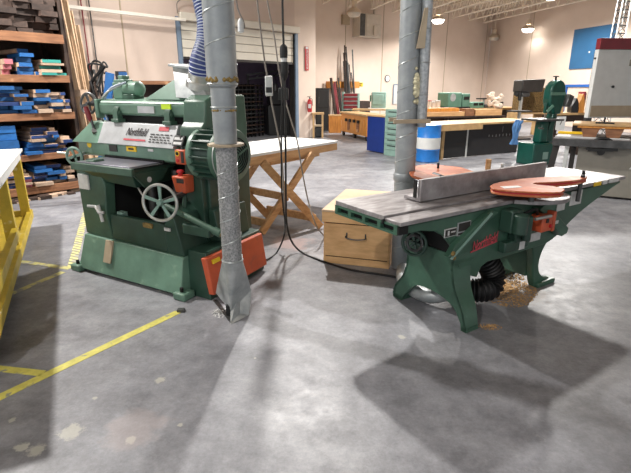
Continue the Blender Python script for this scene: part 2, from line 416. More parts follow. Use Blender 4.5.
# thin conduit runs below the joists, parallel to the back wall
def high_lamp(x, y, z, on, label, group=None, power=0, up=.55, col=(1, .965, .92), big=1.0):
    r = empty('high_bay_lamp', (x, y, z), 0, label, 'ceiling lamp', group)
    MB().lathe([(.06, .0), (.1, .05), (.1, .22), (.05, .26)], (0, 0, .16), (0, 0, 1), 16).build('ballast_housing', 'lampshade', r)
    MB().lathe([(.27*big, .0), (.28*big, .0), (.22, .1), (.1, .17), (.09, .17), (.2, .09), (.26*big, .0)], (0, 0, 0), (0, 0, 1), 24).build('reflector', 'lampshade', r)
    MB().lathe([(.02, -.15), (.17*big, -.13), (.235*big, -.06), (.25*big, .0), (.25*big, .02)], (0, 0, 0), (0, 0, 1), 24).build('lens', 'lamp_on' if on else 'lamp_off', r)
    MB().cyl((0, 0, .4), (0, 0, TOP-z), .012, n=8).build('hanging_rod', 'joist', r)
    if power:
        l = bpy.data.lights.new('lamp_light', 'SPOT'); l.energy = power; l.shadow_soft_size = .09; l.color = col; l.spot_size = R(165); l.spot_blend = .4
        lo = bpy.data.objects.new('lamp_light', l); COL.objects.link(lo); lo.parent = r; lo.location = (0, 0, -.24)
    return r
def place_lamp(u, v, z, on, label, power=0):
    p = at(u, v, z); high_lamp(p.x, p.y, z, on, label, power=power)
PW = 260
place_lamp(438, 20, 4.3, True, 'lit high bay lamp hanging just right of the right-hand duct', PW)
place_lamp(528, 29, 4.1, True, 'lit high bay lamp hanging in front of the right wall', 35)
place_lamp(494, 38, 4.0, False, 'unlit high bay lamp hanging between the two lit ones')
place_lamp(354, 13, 4.2, False, 'unlit tan high bay lamp in front of the wall heater')
high_lamp(-.25, 7.5, 4.7, True, 'high bay lamp above the floor between planer and jointer', 'high bay lamps above the frame', 1300)
for (x, y, pw) in [(-4.2, 4.8, 1250), (-2.2, -1.8, 420), (6.2, 11.0, 1100), (4.2, 17.0, 1700), (8.4, 18.5, 1000), (-3.0, 10.2, 170)]:  # first lamp follows the cart's shadow; most others are unseen, added as fill
    high_lamp(x, y, 4.7, True, 'unseen high bay lamp above the workshop, most of them added for fill light', 'high bay lamps above the frame', pw)
l = bpy.data.lights.new('store_light', 'POINT'); l.energy = 22; l.color = (.9, .86, 1); l.shadow_soft_size = .3  # added point light without a fixture, cool and dim, for this room
lo = bpy.data.objects.new('store_light', l); COL.objects.link(lo); q = V(onD(-2.2, -3.2, 4.2)); lo.location = q

# ================================================================ PLANER
pr = empty('thickness_planer', (-1.58, 3.61, 0), R(-29.3), 'large green thickness planer with handwheel, orange switches and finned motor', 'planer')
b = MB()
b.hexa([(-.6, -.0, .03), (.63, -.0, .03), (.63, .82, .03), (-.6, .82, .03)], [(-.565, .08, .33), (.6, .08, .31), (.6, .8, .31), (-.565, .8, .33)])
b.build('base_skirt', 'green', pr, bev=.008)
b = MB()
b.prism([(-.565, .335), (-.22, .325), (-.26, .55), (-.23, .79), (-.33, .99), (-.58, .96)], 'y', .10, .20)
b.build('left_column', 'green_mid', pr, bev=.008)
b = MB().hexa([(-.22, .10, .33), (.42, .10, .315), (.42, .16, .315), (-.22, .16, .33)], [(-.24, .12, .54), (.4, .12, .54), (.4, .16, .54), (-.24, .16, .54)])
b.build('lower_front_panel', 'green_dark', pr, bev=.006)
b = MB().prism([(.42, .315), (.6, .31), (.58, 1.0), (.42, 1.0)], 'y', .36, .78); b.prism([(.42, .315), (.6, .31), (.52, .62), (.42, .68)], 'y', .1, .37)
b.build('right_column', 'green_dark', pr, bev=.006)
MB().box(-.24, .42, .62, .76, .33, 1.0).build('recess_back', 'void', pr); MB().box(-.40, -.27, .20, .75, .34, .97).build('recess_side', 'void', pr); MB().box(-.57, -.41, .20, .76, .34, .97).build('side_frame', 'green_mid', pr)  # recess back and side coloured near-black for the shade inside
# screws and column inside the recess
b = MB().cyl((-.02, .4, .5), (-.02, .4, .9), .04); b.cyl((.22, .45, .34), (.22, .45, .9), .03)
b.build('lift_screw', 'steel_dark', pr)
b = MB().tube([(-.1, .2, .9), (-.02, .18, .82), (.06, .16, .84), (.16, .14, .74)], .008, 6)
b.build('oil_line', 'bright', pr)
# infeed table
b = MB(); b.box(-.52, .18, .04, .5, .925, .955)
b.hexa([(-.3, .12, .82), (.12, .12, .80), (.12, .5, .80), (-.3, .5, .82)], [(-.5, .06, .925), (.16, .06, .925), (.16, .5, .925), (-.5, .5, .925)])
b.prism([(.05, .925), (.42, .925), (.34, .84), (.16, .80)], 'x', .155, .185)
tb = b.build('infeed_table', 'green_dark', pr, bev=.004)
MB().box(-.54, .195, .03, .06, .905, .965).build('table_front_lip', 'green_mid', tb, bev=.005)
b = MB().box(-.5, -.012+.155, .062, .52, .956, .972); b.build('table_bed', 'table_steel', tb, bev=.002)
MB().box(.145, .19, .055, .5, .956, .966).build('table_edge_strip', 'void', tb)
MB().lathe([(.001, 0), (.022, 0), (.022, .004), (.001, .005)], (.187, .2, .86), (1, 0, 0), 16).build('oval_badge', 'label', tb)
# head casting
b = MB(); b.prism([(.4, .965), (.36, .985), (.36, 1.1), (.40, 1.12), (.9, 1.14), (.9, .965)], 'x', -.88, .36)
hd = b.build('head_casting', 'green', pr, bev=.01)
MB().box(-.52, .2, .352, .362, .972, .992).build('feed_slot', 'void', hd)
b = MB().hexa([(-.93, .33, 1.085), (-.55, .33, 1.085), (-.55, .75, 1.1), (-.93, .75, 1.1)], [(-.76, .44, 1.27), (-.55, .42, 1.27), (-.55, .62, 1.27), (-.76, .62, 1.27)])
b.build('left_hood', 'green', pr, bev=.008)
# control plate, sloped
b = MB().hexa([(-.56, .325, 1.095), (.345, .325, 1.095), (.345, .45, 1.1), (-.56, .45, 1.1)], [(-.56, .415, 1.27), (.335, .415, 1.27), (.335, .5, 1.27), (-.56, .5, 1.27)])
pl = b.build('name_plate', 'plate', pr, bev=.004)
n_ = V((0, -.175, .09)).normalized(); up_ = V((0, .09, .175)).normalized()
def onplate(x, k, lift=.004): return V((x, .325+.09*k, 1.095+.175*k))+n_*lift
lettering('name_lettering', 'Northfield', .095, 'script', pl, onplate(-.11, .60), (1, 0, 0), up_, .45, fit=.25)
b = MB()
for (x0, x1, k0, k1, c) in [(-.24, .02, .22, .30, 0)]:
    b.add([onplate(x0, k0), onplate(x1, k0), onplate(x1, k1), onplate(x0, k1)], [(0, 1, 2, 3)])
b.build('name_underline', 'scriptred', pl)
b = MB().add([onplate(.14, .72), onplate(.25, .72), onplate(.25, .9), onplate(.14, .9)], [(0, 1, 2, 3)]); b.build('warning_label', 'scriptred', pl)
b = MB()
for i in range(4):
    k = .2+i*.11; x = .06
    while x < .29:
        w = random.uniform(.02, .05); b.add([onplate(x, k), onplate(x+w, k), onplate(x+w, k+.05), onplate(x, k+.05)], [(0, 1, 2, 3)]); x += w+.014
b.build('small_print', 'dlabel', pl)
# labels on the head face
def face_label(x, z, w, h, m, nm='label_plate', y=.357): return MB().box(x-w/2, x+w/2, y-.004, y+.004, z-h/2, z+h/2).build(nm, m, hd, bev=.001)
MB().lathe([(.001, 0), (.03, 0), (.03, .005), (.001, .005)], (-.72, .362, 1.07), (0, -1, 0), 18).build('round_badge', 'ylabel', hd)
face_label(-.40, 1.055, .1, .055, 'dlabel', 'maker_plate'); face_label(-.17, 1.063, .12, .045, 'ylabel', 'caution_label')
MB().box(-.2, -.14, .350, .358, 1.055, 1.07).build('caution_mark', 'dlabel', hd)
face_label(.06, 1.065, .06, .02, 'label')
# chip breaker bar and brackets
b = MB(); b.prism([(.46, 1.33), (.44, 1.345), (.43, 1.42), (.46, 1.45), (.8, 1.47), (.8, 1.33)], 'x', -.62, .42)
b.box(-.66, -.62, .42, .82, 1.30, 1.46)
cb = b.build('chip_hood', 'green', pr, bev=.008)
MB().box(-.61, .41, .435, .44, 1.425, 1.432).build('hood_seam', 'green_dark', cb)
MB().box(-.12, .07, .424, .434, 1.355, 1.41).build('data_plate', 'plate', cb); MB().box(.16, .26, .42, .433, 1.39, 1.43).build('lime_sticker', 'lime', cb)
MB().box(-.6, .4, .5, .7, 1.27, 1.33).build('roller_gap', 'void', pr)
for x in (-.38, .23):
    b = MB().prism([(.40, 1.275), (.40, 1.36), (.425, 1.4), (.45, 1.4), (.46, 1.275)], 'x', x-.03, x+.03); b.box(x-.045, x+.045, .39, .47, 1.27, 1.3)
    b.cyl((x-.04, .43, 1.35), (x+.04, .43, 1.35), .02, n=12)
    b.build('hold_down_bracket', 'green_mid', pr, bev=.004)
# right-hand gear housing
b = MB(); b.prism([(.34, .98), (.9, .98), (.92, 1.25), (.9, 1.5), (.5, 1.5), (.42, 1.46), (.40, 1.3), (.36, 1.26)], 'x', .40, .63)
b.build('gear_housing', 'green_mid', pr, bev=.015)
b = MB(); b.box(.36, .61, .42, .95, .33, 1.0); b.build('side_frame', 'green_dark', pr, bev=.01)
for (y, z) in [(.5, .9), (.5, .6), (.8, .9), (.8, .6)]:
    pass
# sloped chip hood and sheet metal transition
b = MB().hexa([(-.14, .52, 1.46), (.40, .52, 1.46), (.40, .85, 1.46), (-.14, .85, 1.46)], [(.17, .6, 1.63), (.36, .6, 1.63), (.36, .82, 1.63), (.17, .82, 1.63)])
b.build('chip_chute', 'green', pr, bev=.004)
b = MB().hexa([(.25, .5, 1.48), (.60, .5, 1.46), (.60, .86, 1.46), (.25, .86, 1.48)], [(.14, .6, 1.72), (.35, .6, 1.69), (.35, .86, 1.70), (.14, .86, 1.73)])
ch = b.build('sheet_metal_outlet', 'galv_hood', pr, bev=.003)
b = MB().hexa([(.12, .57, 1.72), (.36, .57, 1.69), (.36, .88, 1.70), (.12, .88, 1.73)], [(.12, .57, 1.74), (.36, .57, 1.71), (.36, .88, 1.72), (.12, .88, 1.75)])
b.build('outlet_flange', 'galv_hood', ch, bev=.003)
b = MB().lathe([(.112, 0), (.125, .01), (.118, .06), (.107, .07), (.107, .12)], (.42, .62, 1.56), (.22, -.15, .6), 24); b.build('outlet_collar', 'bright', ch)
# motor
mr = V((.6, .42, 1.065))
b = MB().cyl(mr, mr+V((.2, 0, 0)), .165, n=36)
for i in range(20):
    a = 2*PI*i/20
    c = V((0, math.cos(a), math.sin(a)))
    b.bar(mr+V((.0, 0, 0))+c*.178, mr+V((.19, 0, 0))+c*.178, .012, .04, up=c)
mo = b.build('motor_body', 'green_dark', pr, bev=.002)
b = MB().lathe([(.18, 0), (.196, .01), (.196, .04), (.185, .05)], mr+V((-.04, 0, 0)), (1, 0, 0), 40); b.build('motor_rear_bell', 'green', mo)
b = MB().lathe([(.185, 0), (.201, .01), (.201, .09), (.188, .11), (.15, .12), (.001, .122)], mr+V((.18, 0, 0)), (1, 0, 0), 48); eb = b.build('motor_end_bell', 'green_mid', mo)
b = MB()
for k in range(6): b.ring(mr+V((.303, 0, 0)), (1, 0, 0), .028+k*.021, .005, 40, 6)
b.build('fan_grille', 'void', eb)
b = MB()
for i in range(3): a = 2*PI*i/3+.4; c = V((0, math.cos(a), math.sin(a))); b.bar(mr+V((.306, 0, 0))+c*.02, mr+V((.306, 0, 0))+c*.145, .016, .006, up=(1, 0, 0))
b.build('grille_spoke', 'green_mid', eb)
MB().ring(mr+V((.24, 0, 0)), (1, 0, 0), .202, .005, 48, 6).build('motor_band', 'bright', mo)
# switches
def switch_box(x, z0, z1, nm, y=.29):
    b = MB().box(x-.055, x+.055, y, y+.07, z0, z1); s_ = b.build(nm, 'orange', pr, bev=.01); return s_
s1 = switch_box(.45, .985, 1.10, 'start_switch')
MB().lathe([(.001, 0), (.014, 0), (.014, .006), (.001, .008)], (.425, .29, 1.07), (0, -1, 0), 12).build('start_button', 'void', s1)
MB().lathe([(.001, 0), (.014, 0), (.014, .006), (.001, .008)], (.425, .29, 1.015), (0, -1, 0), 12).build('stop_button', 'red', s1)
MB().lathe([(.02, 0), (.022, 0), (.022, .003), (.02, .003)], (.425, .29, 1.07), (0, -1, 0), 14).build('button_ring', 'ylabel', s1)
MB().box(.463, .49, .285, .292, 1.0, 1.085).build('switch_legend', 'dlabel', s1)
MB().cyl((.45, .32, 1.10), (.43, .34, 1.2), .012, n=8).build('conduit', 'steel_dark', s1)
s2 = MB().hexa([(.40, .26, .765), (.51, .26, .765), (.51, .36, .765), (.40, .36, .765)], [(.385, .24, .90), (.515, .24, .90), (.515, .36, .90), (.385, .36, .90)]).build('stop_switch', 'orange', pr, bev=.012)
MB().lathe([(.001, 0), (.018, 0), (.02, .02), (.03, .028), (.026, .042), (.001, .048)], (.44, .29, .90), (0, 0, 1), 18).build('mushroom_button', 'red', s2)
MB().box(.44, .51, .24, .248, .85, .885).build('switch_plate', 'dlabel', s2)
MB().tube([(.46, .3, .765), (.46, .27, .6), (.48, .2, .45), (.5, .18, .33)], .016, 8).build('flexible_conduit', 'green_mid', s2)
# label block between plate and motor
b = MB().hexa([(.36, .3, 1.125), (.47, .3, 1.125), (.47, .38, 1.125), (.36, .38, 1.125)], [(.36, .34, 1.2), (.47, .34, 1.2), (.47, .4, 1.2), (.36, .4, 1.2)])
lbk = b.build('instruction_block', 'black', pr, bev=.004)
b = MB()
for k in (.15, .6): b.add([(.372, .3+.04*k-.003, 1.125+.075*k), (.458, .3+.04*k-.003, 1.125+.075*k), (.458, .3+.04*(k+.25)-.003, 1.125+.075*(k+.25)), (.372, .3+.04*(k+.25)-.003, 1.125+.075*(k+.25))], [(0, 1, 2, 3)])
b.build('pale_label', 'label', lbk)
# handwheel
def handwheel(name, parent, c, nrm, Rr, rr, spokes, m_rim, m_sp, ref, handle=True):
    c = V(c); nrm = V(nrm).normalized(); u = V(ref); u = (u-nrm*u.dot(nrm)).normalized(); w = nrm.cross(u)
    h = MB().ring(c, nrm, Rr, rr, 44, 10, ref=u).build(name, m_rim, parent)
    b = MB()
    for i in range(spokes):
        a = 2*PI*i/spokes+.3; e = u*math.cos(a)+w*math.sin(a); t = nrm.cross(e)
        p0 = c+e*Rr*.1-nrm*.01; p1 = c+e*(Rr-rr*.4)
        q = [p0-t*rr*.75, p0+t*rr*.75, p1+t*rr*1.15, p1-t*rr*1.15]
        b.hexa([x-nrm*.006 for x in q], [x+nrm*.006 for x in q])
    b.build('spoke_set', m_sp, h, bev=.002)
    MB().lathe([(.001, -.03), (Rr*.17, -.03), (Rr*.2, 0), (Rr*.14, .02), (.001, .022)], c, nrm, 18).build('hub', m_sp, h)
    return h
hw = handwheel('handwheel', pr, (.525, -.02, .755), (.32, -.95, .05), .132, .0115, 5, 'bright', 'mint', (1, 0, 0))
MB().cyl((.525, .0, .755), (.46, .3, .76), .02, n=12).build('wheel_shaft', 'steel_dark', hw)
b = MB().cyl((.4, .12, .70), (.93, .12, .555), .022, n=14); b.lathe([(.03, 0), (.03, .06), (.02, .07)], (.9, .12, .563), (.97, 0, -.26), 14)
b.build('shift_lever', 'green_mid', pr)
MB().lathe([(.001, 0), (.02, 0), (.02, .03), (.001, .03)], (.945, .12, .551), (.97, 0, -.26), 14).build('lever_tip', 'foam_brown', pr)
MB().box(.6, .86, .1, .16, .5, .58).build('lever_bracket', 'green_dark', pr, bev=.01)
# left crank ring and lever with red grip, top handwheel
h2 = handwheel('side_handwheel', pr, (-.80, .25, .97), (.3, -.95, 0), .075, .012, 4, 'mint', 'mint', (0, 0, 1))
MB().cyl((-.80, .25, .97), (-.82, .42, .99), .014, n=10).build('wheel_shaft', 'bright', h2)
MB().cyl((-.87, .25, .99), (-.96, .2, 1.0), .011, n=10).build('crank_grip', 'bright', h2)
b = MB().cyl((-.66, .4, 1.14), (-.70, .39, 1.32), .012, n=10); b.cyl((-.68, .42, 1.13), (-.64, .38, 1.2), .03, n=12)
lv = b.build('feed_lever', 'steel_dark', pr)
MB().lathe([(.012, 0), (.022, .02), (.024, .08), (.018, .13), (.001, .135)], (-.695, .39, 1.27), (-.28, -.05, .95), 14).build('red_grip', 'darkred', lv)
h3 = handwheel('top_handwheel', pr, (-.78, .45, 1.42), (.1, -1, .15), .09, .012, 4, 'steel_dark', 'steel_dark', (0, 0, 1))
MB().cyl((-.78, .45, 1.42), (-.7, .6, 1.40), .02, n=10).build('wheel_shaft', 'steel_dark', h3)
MB().tube(spline([(-.64, .5, 1.20), (-.70, .5, 1.36), (-.60, .5, 1.5), (-.48, .58, 1.58)]), .011, 8).build('air_tube', 'bright', pr)
MB().tube(spline([(-.58, .48, 1.25), (-.64, .5, 1.40), (-.56, .52, 1.54), (-.44, .6, 1.60)]), .009, 8).build('air_tube', 'white_rib', pr)
# grinding motor on the top
b = MB().lathe([(.03, 0), (.055, .01), (.065, .03), (.065, .18), (.05, .2), (.02, .21)], (-.52, .66, 1.545), (1, 0, 0), 24)
gm = b.build('grinder_motor', 'green', pr)
MB().box(-.5, -.36, .6, .72, 1.46, 1.5).build('motor_foot', 'green_mid', gm, bev=.004)
b = MB().box(-.62, -.5, .6, .74, 1.46, 1.60); b.box(-.6, -.46, .6, .7, 1.60, 1.625); b.box(-.56, -.5, .62, .7, 1.625, 1.66); b.build('motor_slide', 'green', gm, bev=.006)
# front small parts
MB().box(-.55, -.42, .085, .097, .735, .86).build('paper_notice', 'label', pr)
b = MB().tube([(-.36, .08, .6), (-.3, .06, .56), (-.26, .08, .56)], .013, 8); b.tube([(-.31, .07, .62), (-.28, .07, .48)], .014, 8); b.cyl((-.36, .08, .6), (-.4, .03, .61), .012, n=8)
b.build('wing_clamp', 'label', pr)
b = MB().box(-.19, -.12, .15, .2, .52, .56); b.build('hose_stub', 'mint', pr)
MB().hexa([(-.27, .012, .14), (-.18, .012, .14), (-.18, .02, .14), (-.27, .02, .14)], [(-.27, .066, .32), (-.18, .066, .32), (-.18, .09, .32), (-.27, .09, .32)]).build('tan_patch', 'tan', pr)
MB().box(.17, .27, .10, .125, .49, .525).build('brass_plate', 'foam_brown', pr)
MB().box(.42, .48, .088, .104, .50, .525).build('pale_label', 'label', pr)
for (x, y) in [(-.62, .02), (.63, .02), (-.62, .78), (.63, .78)]:
    b = MB().box(x-.06, x+.06, y-.05, y+.07, 0, .06); f_ = b.build('foot_pad', 'green', pr, bev=.012)
    MB().cyl((x, y-.01, .06), (x, y-.01, .095), .014, n=10).build('anchor_bolt', 'void', f_)
# side plinth with orange cover
b = MB(); b.hexa([(.6, .1, .0), (.84, .1, .0), (.80, .86, .0), (.6, .86, .0)], [(.6, .14, .36), (.78, .14, .36), (.76, .86, .36), (.6, .86, .36)])
b.hexa([(.6, .4, .36), (.70, .4, .36), (.70, .8, .36), (.6, .8, .36)], [(.6, .4, .62), (.66, .4, .62), (.66, .8, .62), (.6, .8, .62)])
pn = b.build('drive_plinth', 'green_dark', pr, bev=.008)
b = MB().hexa([(.83, .09, .05), (.875, .10, .05), (.845, .84, .05), (.80, .84, .05)], [(.775, .09, .335), (.82, .10, .335), (.80, .84, .335), (.755, .84, .335)])
oc = b.build('belt_cover', 'orange', pr, bev=.006)
MB().hexa([(.832, .15, .28), (.84, .15, .28), (.836, .24, .28), (.828, .24, .28)], [(.824, .15, .31), (.832, .15, .31), (.828, .24, .31), (.82, .24, .31)]).build('yellow_label', 'ylabel', oc)
# cable block on the side
b = MB().cyl((.62, .55, .78), (.62, .7, .80), .03, n=12); b.build('side_latch', 'black', pr)

def yq(u, v, Y): d = ray(u, v); t = Y/d.y; return V((d.x*t, Y, CAMH+d.z*t))
# blue flexible hose up from the planer outlet
def pw(x, y, z): return pr.matrix_basis @ V((x, y, z))
pr_m = Matrix.Translation(pr.location) @ Matrix.Rotation(R(-29.3), 4, 'Z')
pw = lambda x, y, z: pr_m @ V((x, y, z))
base = pw(.445, .60, 1.64)
path = spline([base, base+V((.02, -.02, .1)), yq(209, 42, 3.92), yq(210, 20, 3.94), yq(206, 0, 3.96), yq(198, -60, 4.0), yq(196, -160, 4.0)+V((0, 0, .4))], 12)
hb = empty('flexible_hose', base, 0, 'blue ribbed flexible dust hose rising from the planer outlet', 'dust hose')
MB().tube([p-base for p in path], .098, 24).build('hose_skin', 'blue_hose', hb)
b = MB(); acc = 0; nxt = 0
for p, q in zip(path, path[1:]):
    seg = (q-p).length
    while nxt < acc+seg:
        c = p.lerp(q, (nxt-acc)/seg); b.ring(c-base, (q-p), .0985, .0042, 24, 5); nxt += .023
    acc += seg
b.build('wire_rib', 'white_rib', hb)

# ================================================================ JOINTER
jr = empty('jointer', (1.6, 3.6, 0), R(33.4), 'long green jointer with steel tables, fence and orange guard', 'jointer')
b = MB()
prof = [(-1.44, .775), (-1.44, .73), (-1.28, .725), (-1.15, .70), (-1.06, .65), (-.98, .57), (-.93, .47), (-.9, .40), (-.80, .33), (-.7, .29), (-.66, .36), (-.6, .385), (-.46, .38), (-.1, .385), (.12, .39), (.2, .41), (.3, .45), (.42, .52), (.55, .58), (.69, .63), (.85, .68), (1.01, .73), (1.15, .765), (1.15, .775)]
b.prism(prof, 'y', -.2, -.165); b.prism(prof, 'y', .24, .275)
b.box(-.9, .3, -.165, .24, .42, .775); b.prism([(.3, .46), (.69, .65), (1.1, .775), (.3, .775)], 'y', -.165, .24)
b.box(-1.44, -.9, -.165, .24, .73, .775)
body = b.build('body', 'jgreen', jr, bev=.006)
# flange rib along the arch
# end legs (side view across the machine)
def leg(x, yc, sy, zt, nm='leg_stand', w=.12):
    o = curve2([(-.20, zt), (-.203, zt-.04), (-.20, .40), (-.235, .27), (-.31, .14), (-.345, .05), (-.355, 0)], 4)
    o = o+[(-.31, 0)]+curve2([(-.30, .05), (-.23, .14), (-.1, .185), (.03, .19), (.13, .17), (.2, .1), (.25, .03)], 4)+[(.26, 0), (.355, 0)]
    o = o+curve2([(.36, .03), (.34, .1), (.27, .2), (.235, .3), (.23, .42), (.25, zt-.1), (.25, zt)], 4)
    o = [(p[0]*sy+yc, p[1]) for p in o]
    mb = MB().prism(o, 'x', x, x+.045)
    # side flanges following the outer edges
    def flange(pts, w0, w1, t):
        k = len(pts); vs = []; fs = []
        for i, (y0, z0) in enumerate(pts):
            f = i/(k-1); f0 = w1+(w0-w1)*(1-f)**1.6; vs += [(x, y0, z0), (x+f0, y0, z0), (x+f0, y0+t, z0), (x, y0+t, z0)]
        for i in range(k-1):
            for j in range(4): fs.append((i*4+j, i*4+(j+1) % 4, i*4+4+(j+1) % 4, i*4+4+j))
        fs += [(0, 1, 2, 3), (4*k-4, 4*k-3, 4*k-2, 4*k-1)]; mb.add(vs, fs)
    fr = [(p[0]*sy+yc, p[1]) for p in curve2([(-.20, zt), (-.205, .46), (-.20, .40), (-.235, .27), (-.31, .14), (-.345, .05), (-.355, 0)], 6)]
    bk = [(p[0]*sy+yc, p[1]) for p in curve2([(.25, zt), (.24, .46), (.23, .42), (.235, .3), (.27, .2), (.34, .1), (.355, 0)], 6)]
    flange(fr, w*2.0, w*.95, .02); flange(bk, w*1.6, w*.95, -.02)
    mb.box(x, x+w, -.355*sy+yc, -.31*sy+yc, 0, .03); mb.box(x, x+w, .26*sy+yc, .355*sy+yc, 0, .03)
    return mb.build(nm, 'jgreen', jr)
leg(-.955, 0, 1.0, .50)
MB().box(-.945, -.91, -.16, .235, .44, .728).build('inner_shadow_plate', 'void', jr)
# far leg: curved pedestal with spread toes
b = MB()
o = curve2([(.32, .46), (.21, .38), (.14, .27), (.14, .16), (.21, .08), (.32, .045)], 5)+[(.33, 0), (.12, 0)]+curve2([(.08, .08), (.055, .18), (.03, .3), (-.02, .42), (-.06, .5)], 5)
b.prism(o, 'y', -.16, -.10); b.prism(o, 'y', .15, .20); b.box(.06, .12, -.1, .15, .09, .45)
b.box(.12, .36, -.19, -.1, 0, .04); b.box(.10, .34, .14, .25, 0, .04)
b.build('rear_leg_stand', 'jgreen', jr, bev=.008)
# tables
b = MB(); b.box(-1.475, -.2, -.075, .42, .79, .82); it = b.build('infeed_table', 'steel', jr, bev=.002)
b = MB(); b.box(-1.47, -.2, -.215, -.08, .782, .808); b.build('rabbeting_ledge', 'steel', it, bev=.004)
b = MB(); b.box(-1.49, -.2, -.085, -.072, .775, .80); b.build('ledge_groove', 'void', it)
b = MB(); b.prism([(-.10, .81), (.08, .81), (.08, .82), (-.10, .82)], 'y', -.22, .42)
b.box(-.1, 1.19, -.215, .42, .79, .818); ot = b.build('outfeed_table', 'steel', jr, bev=.003)
MB().box(-.195, -.105, -.05, .4, .77, .80).build('cutter_head', 'steel_dark', jr)
b = MB(); b.prism(curve2([(-.42, -.23), (-.30, -.36), (-.12, -.42), (.05, -.36), (.12, -.23)], 6), 'z', .785, .815); b.build('guard_bracket_table', 'steel', jr, bev=.004)
# slotted end casting
b = MB(); b.box(-1.48, -1.42, -.2, .42, .776, .789)
b.box(-1.48, -1.42, -.2, .42, .728, .742)
for i in range(5):
    y = -.2+i*.1475; b.box(-1.48, -1.42, y, y+.03, .742, .776)
en = b.build('slotted_end_casting', 'jgreen', jr)
MB().box(-1.45, -1.41, -.19, .41, .735, .785).build('slot_back', 'void', en)
MB().box(-1.48, -1.41, -.22, -.2, .735, .78).build('end_tab', 'void', en)
b = MB(); b.prism([(-1.44, .72), (-.98, .72), (-.98, .60), (-1.1, .69)], 'y', .275, .42); b.box(-1.3, 1.0, .275, .40, .74, .788); b.build('rear_table_web', 'green_dark', jr)
# fence
b = MB(); b.box(-1.05, .38, .045, .075, .826, .975); b.box(-1.05, .38, .075, .2, .826, .85)
fn = b.build('fence', 'steel', jr, bev=.003)
b = MB(); b.box(-1.065, -1.055, .075, .10, .85, .97); b.build('fence_rib', 'void', fn)
b = MB(); b.box(-.45, -.25, .2, .62, .83, .87); b.box(-.4, -.3, .06, .2, .85, .93); b.build('fence_bracket', 'steel_dark', fn, bev=.005)
b = MB().cyl((-.52, .2, .865), (-.44, .5, .875), .03, n=14); b.cyl((-.56, .28, .87), (-.3, .18, .87), .02, n=12); b.build('fence_clamp', 'black', fn)
b = MB().prism(curve2([(-.68, .26), (-.66, .5), (-.5, .72), (-.3, .86), (-.1, .88)], 4)+[(.0, .6), (-.1, .36), (-.38, .22)], 'z', .874, .894)
b.build('rear_guard', 'orange_dusty', jr, bev=.004)
MB().cyl((-.1, .12, .85), (-.1, .12, .99), .012, n=10).build('guard_post', 'bright', jr)
MB().cyl((-.03, .3, .82), (-.03, .3, 1.0), .022, n=12).build('wooden_peg', 'wood', jr)
MB().cyl((-.22, .66, .894), (-.22, .66, .94), .01, n=8).build('guard_stud', 'black', jr)
# cutter guard
go = [(-.56, -.14), (-.50, -.08), (-.42, -.045), (-.28, -.02), (-.13, -.02), (.11, -.08), (.45, -.2), (.47, -.25), (.40, -.285), (.23, -.30), (.02, -.255), (-.12, -.19), (-.18, -.20), (-.18, -.24), (-.14, -.34), (-.15, -.41), (-.20, -.45), (-.28, -.47), (-.36, -.44), (-.44, -.37), (-.52, -.27), (-.56, -.19)]
b = MB().prism(go, 'z', .885, .897); b.prism([(p[0]*.985, p[1]*.99) for p in go], 'z', .857, .873)
gd = b.build('cutter_guard', 'orange_dusty', jr, bev=.003)
MB().prism([(p[0]*.975-.003, p[1]*.97-.005) for p in go], 'z', .872, .886).build('guard_core', 'red', gd)
MB().prism([(-.5, -.2), (-.36, -.24), (-.34, -.19), (-.47, -.14)], 'z', .897, .899).build('worn_label', 'label', gd)
MB().cyl((-.38, -.33, .815), (-.38, -.33, .86), .02, n=12).build('guard_pivot', 'steel_dark', gd); MB().cyl((.40, -.24, .70), (.40, -.24, .86), .016, n=10).build('guard_pivot', 'steel_dark', gd)
b = MB().bar((.36, -.27, .905), (.46, -.22, .905), .03, .02); b.cyl((.43, -.235, .897), (.43, -.235, .94), .012, n=8); b.build('guard_knob', 'black', gd)
# handwheel under the infeed end, cable and bracket
h4 = handwheel('elevating_handwheel', jr, (-1.05, .075, .53), (-.9, -.42, .1), .085, .011, 6, 'green_dark', 'green_dark', (0, 0, 1))
MB().cyl((-1.05, .075, .53), (-.93, .12, .53), .02, n=10).build('wheel_shaft', 'steel_dark', h4)
MB().ring((-1.045, .075, .53), (-.9, -.42, .1), .055, .012, 24, 8).build('wheel_dial', 'steel_dark', h4)
# diagonal brackets and levers on the front
def fbx(pts, y0, y1, nm, m, par=body, bev=.004): return MB().prism(pts, 'y', y0, y1).build(nm, m, par, bev=bev)
br = fbx([(-1.06, .52), (-1.02, .51), (-.95, .57), (-.60, .755), (-.66, .77), (-.72, .75), (-1.0, .60)], -.245, -.2, 'slide_way', 'jgreen')
MB().bar((-1.045, -.25, .51), (-.68, -.25, .76), .012, .012).build('slide_edge', 'mint', br)
MB().lathe([(.001, 0), (.016, 0), (.016, .01), (.001, .012)], (-1.03, -.245, .545), (0, -1, 0), 10).build('bolt_head', 'foam_brown', br)
MB().lathe([(.001, 0), (.016, 0), (.016, .01), (.001, .012)], (-1.02, -.245, .515), (0, -1, 0), 10).build('bolt_head', 'foam_brown', br)
b2 = fbx([(-.08, .755), (-.16, .72), (.19, .455), (.26, .47), (.27, .51)], -.275, -.2, 'stop_bracket', 'jgreen')
MB().box(.02, .1, -.279, -.274, .575, .60).build('small_label', 'label', b2)
b = MB(); b.box(-.52, -.40, -.30, -.2, .60, .76); b.box(-.40, -.24, -.27, -.2, .50, .70); b.cyl((-.47, -.33, .74), (-.47, -.33, .60), .05, n=18); b.cyl((-.33, -.3, .70), (-.33, -.3, .52), .03, n=14)
b.box(-.5, -.22, -.26, -.2, .44, .52); b.build('control_bracket', 'green_dark', body, bev=.01)
b = MB(); b.cyl((-.30, -.33, .68), (-.16, -.36, .69), .012, n=8); b.build('control_lever', 'bright', body)
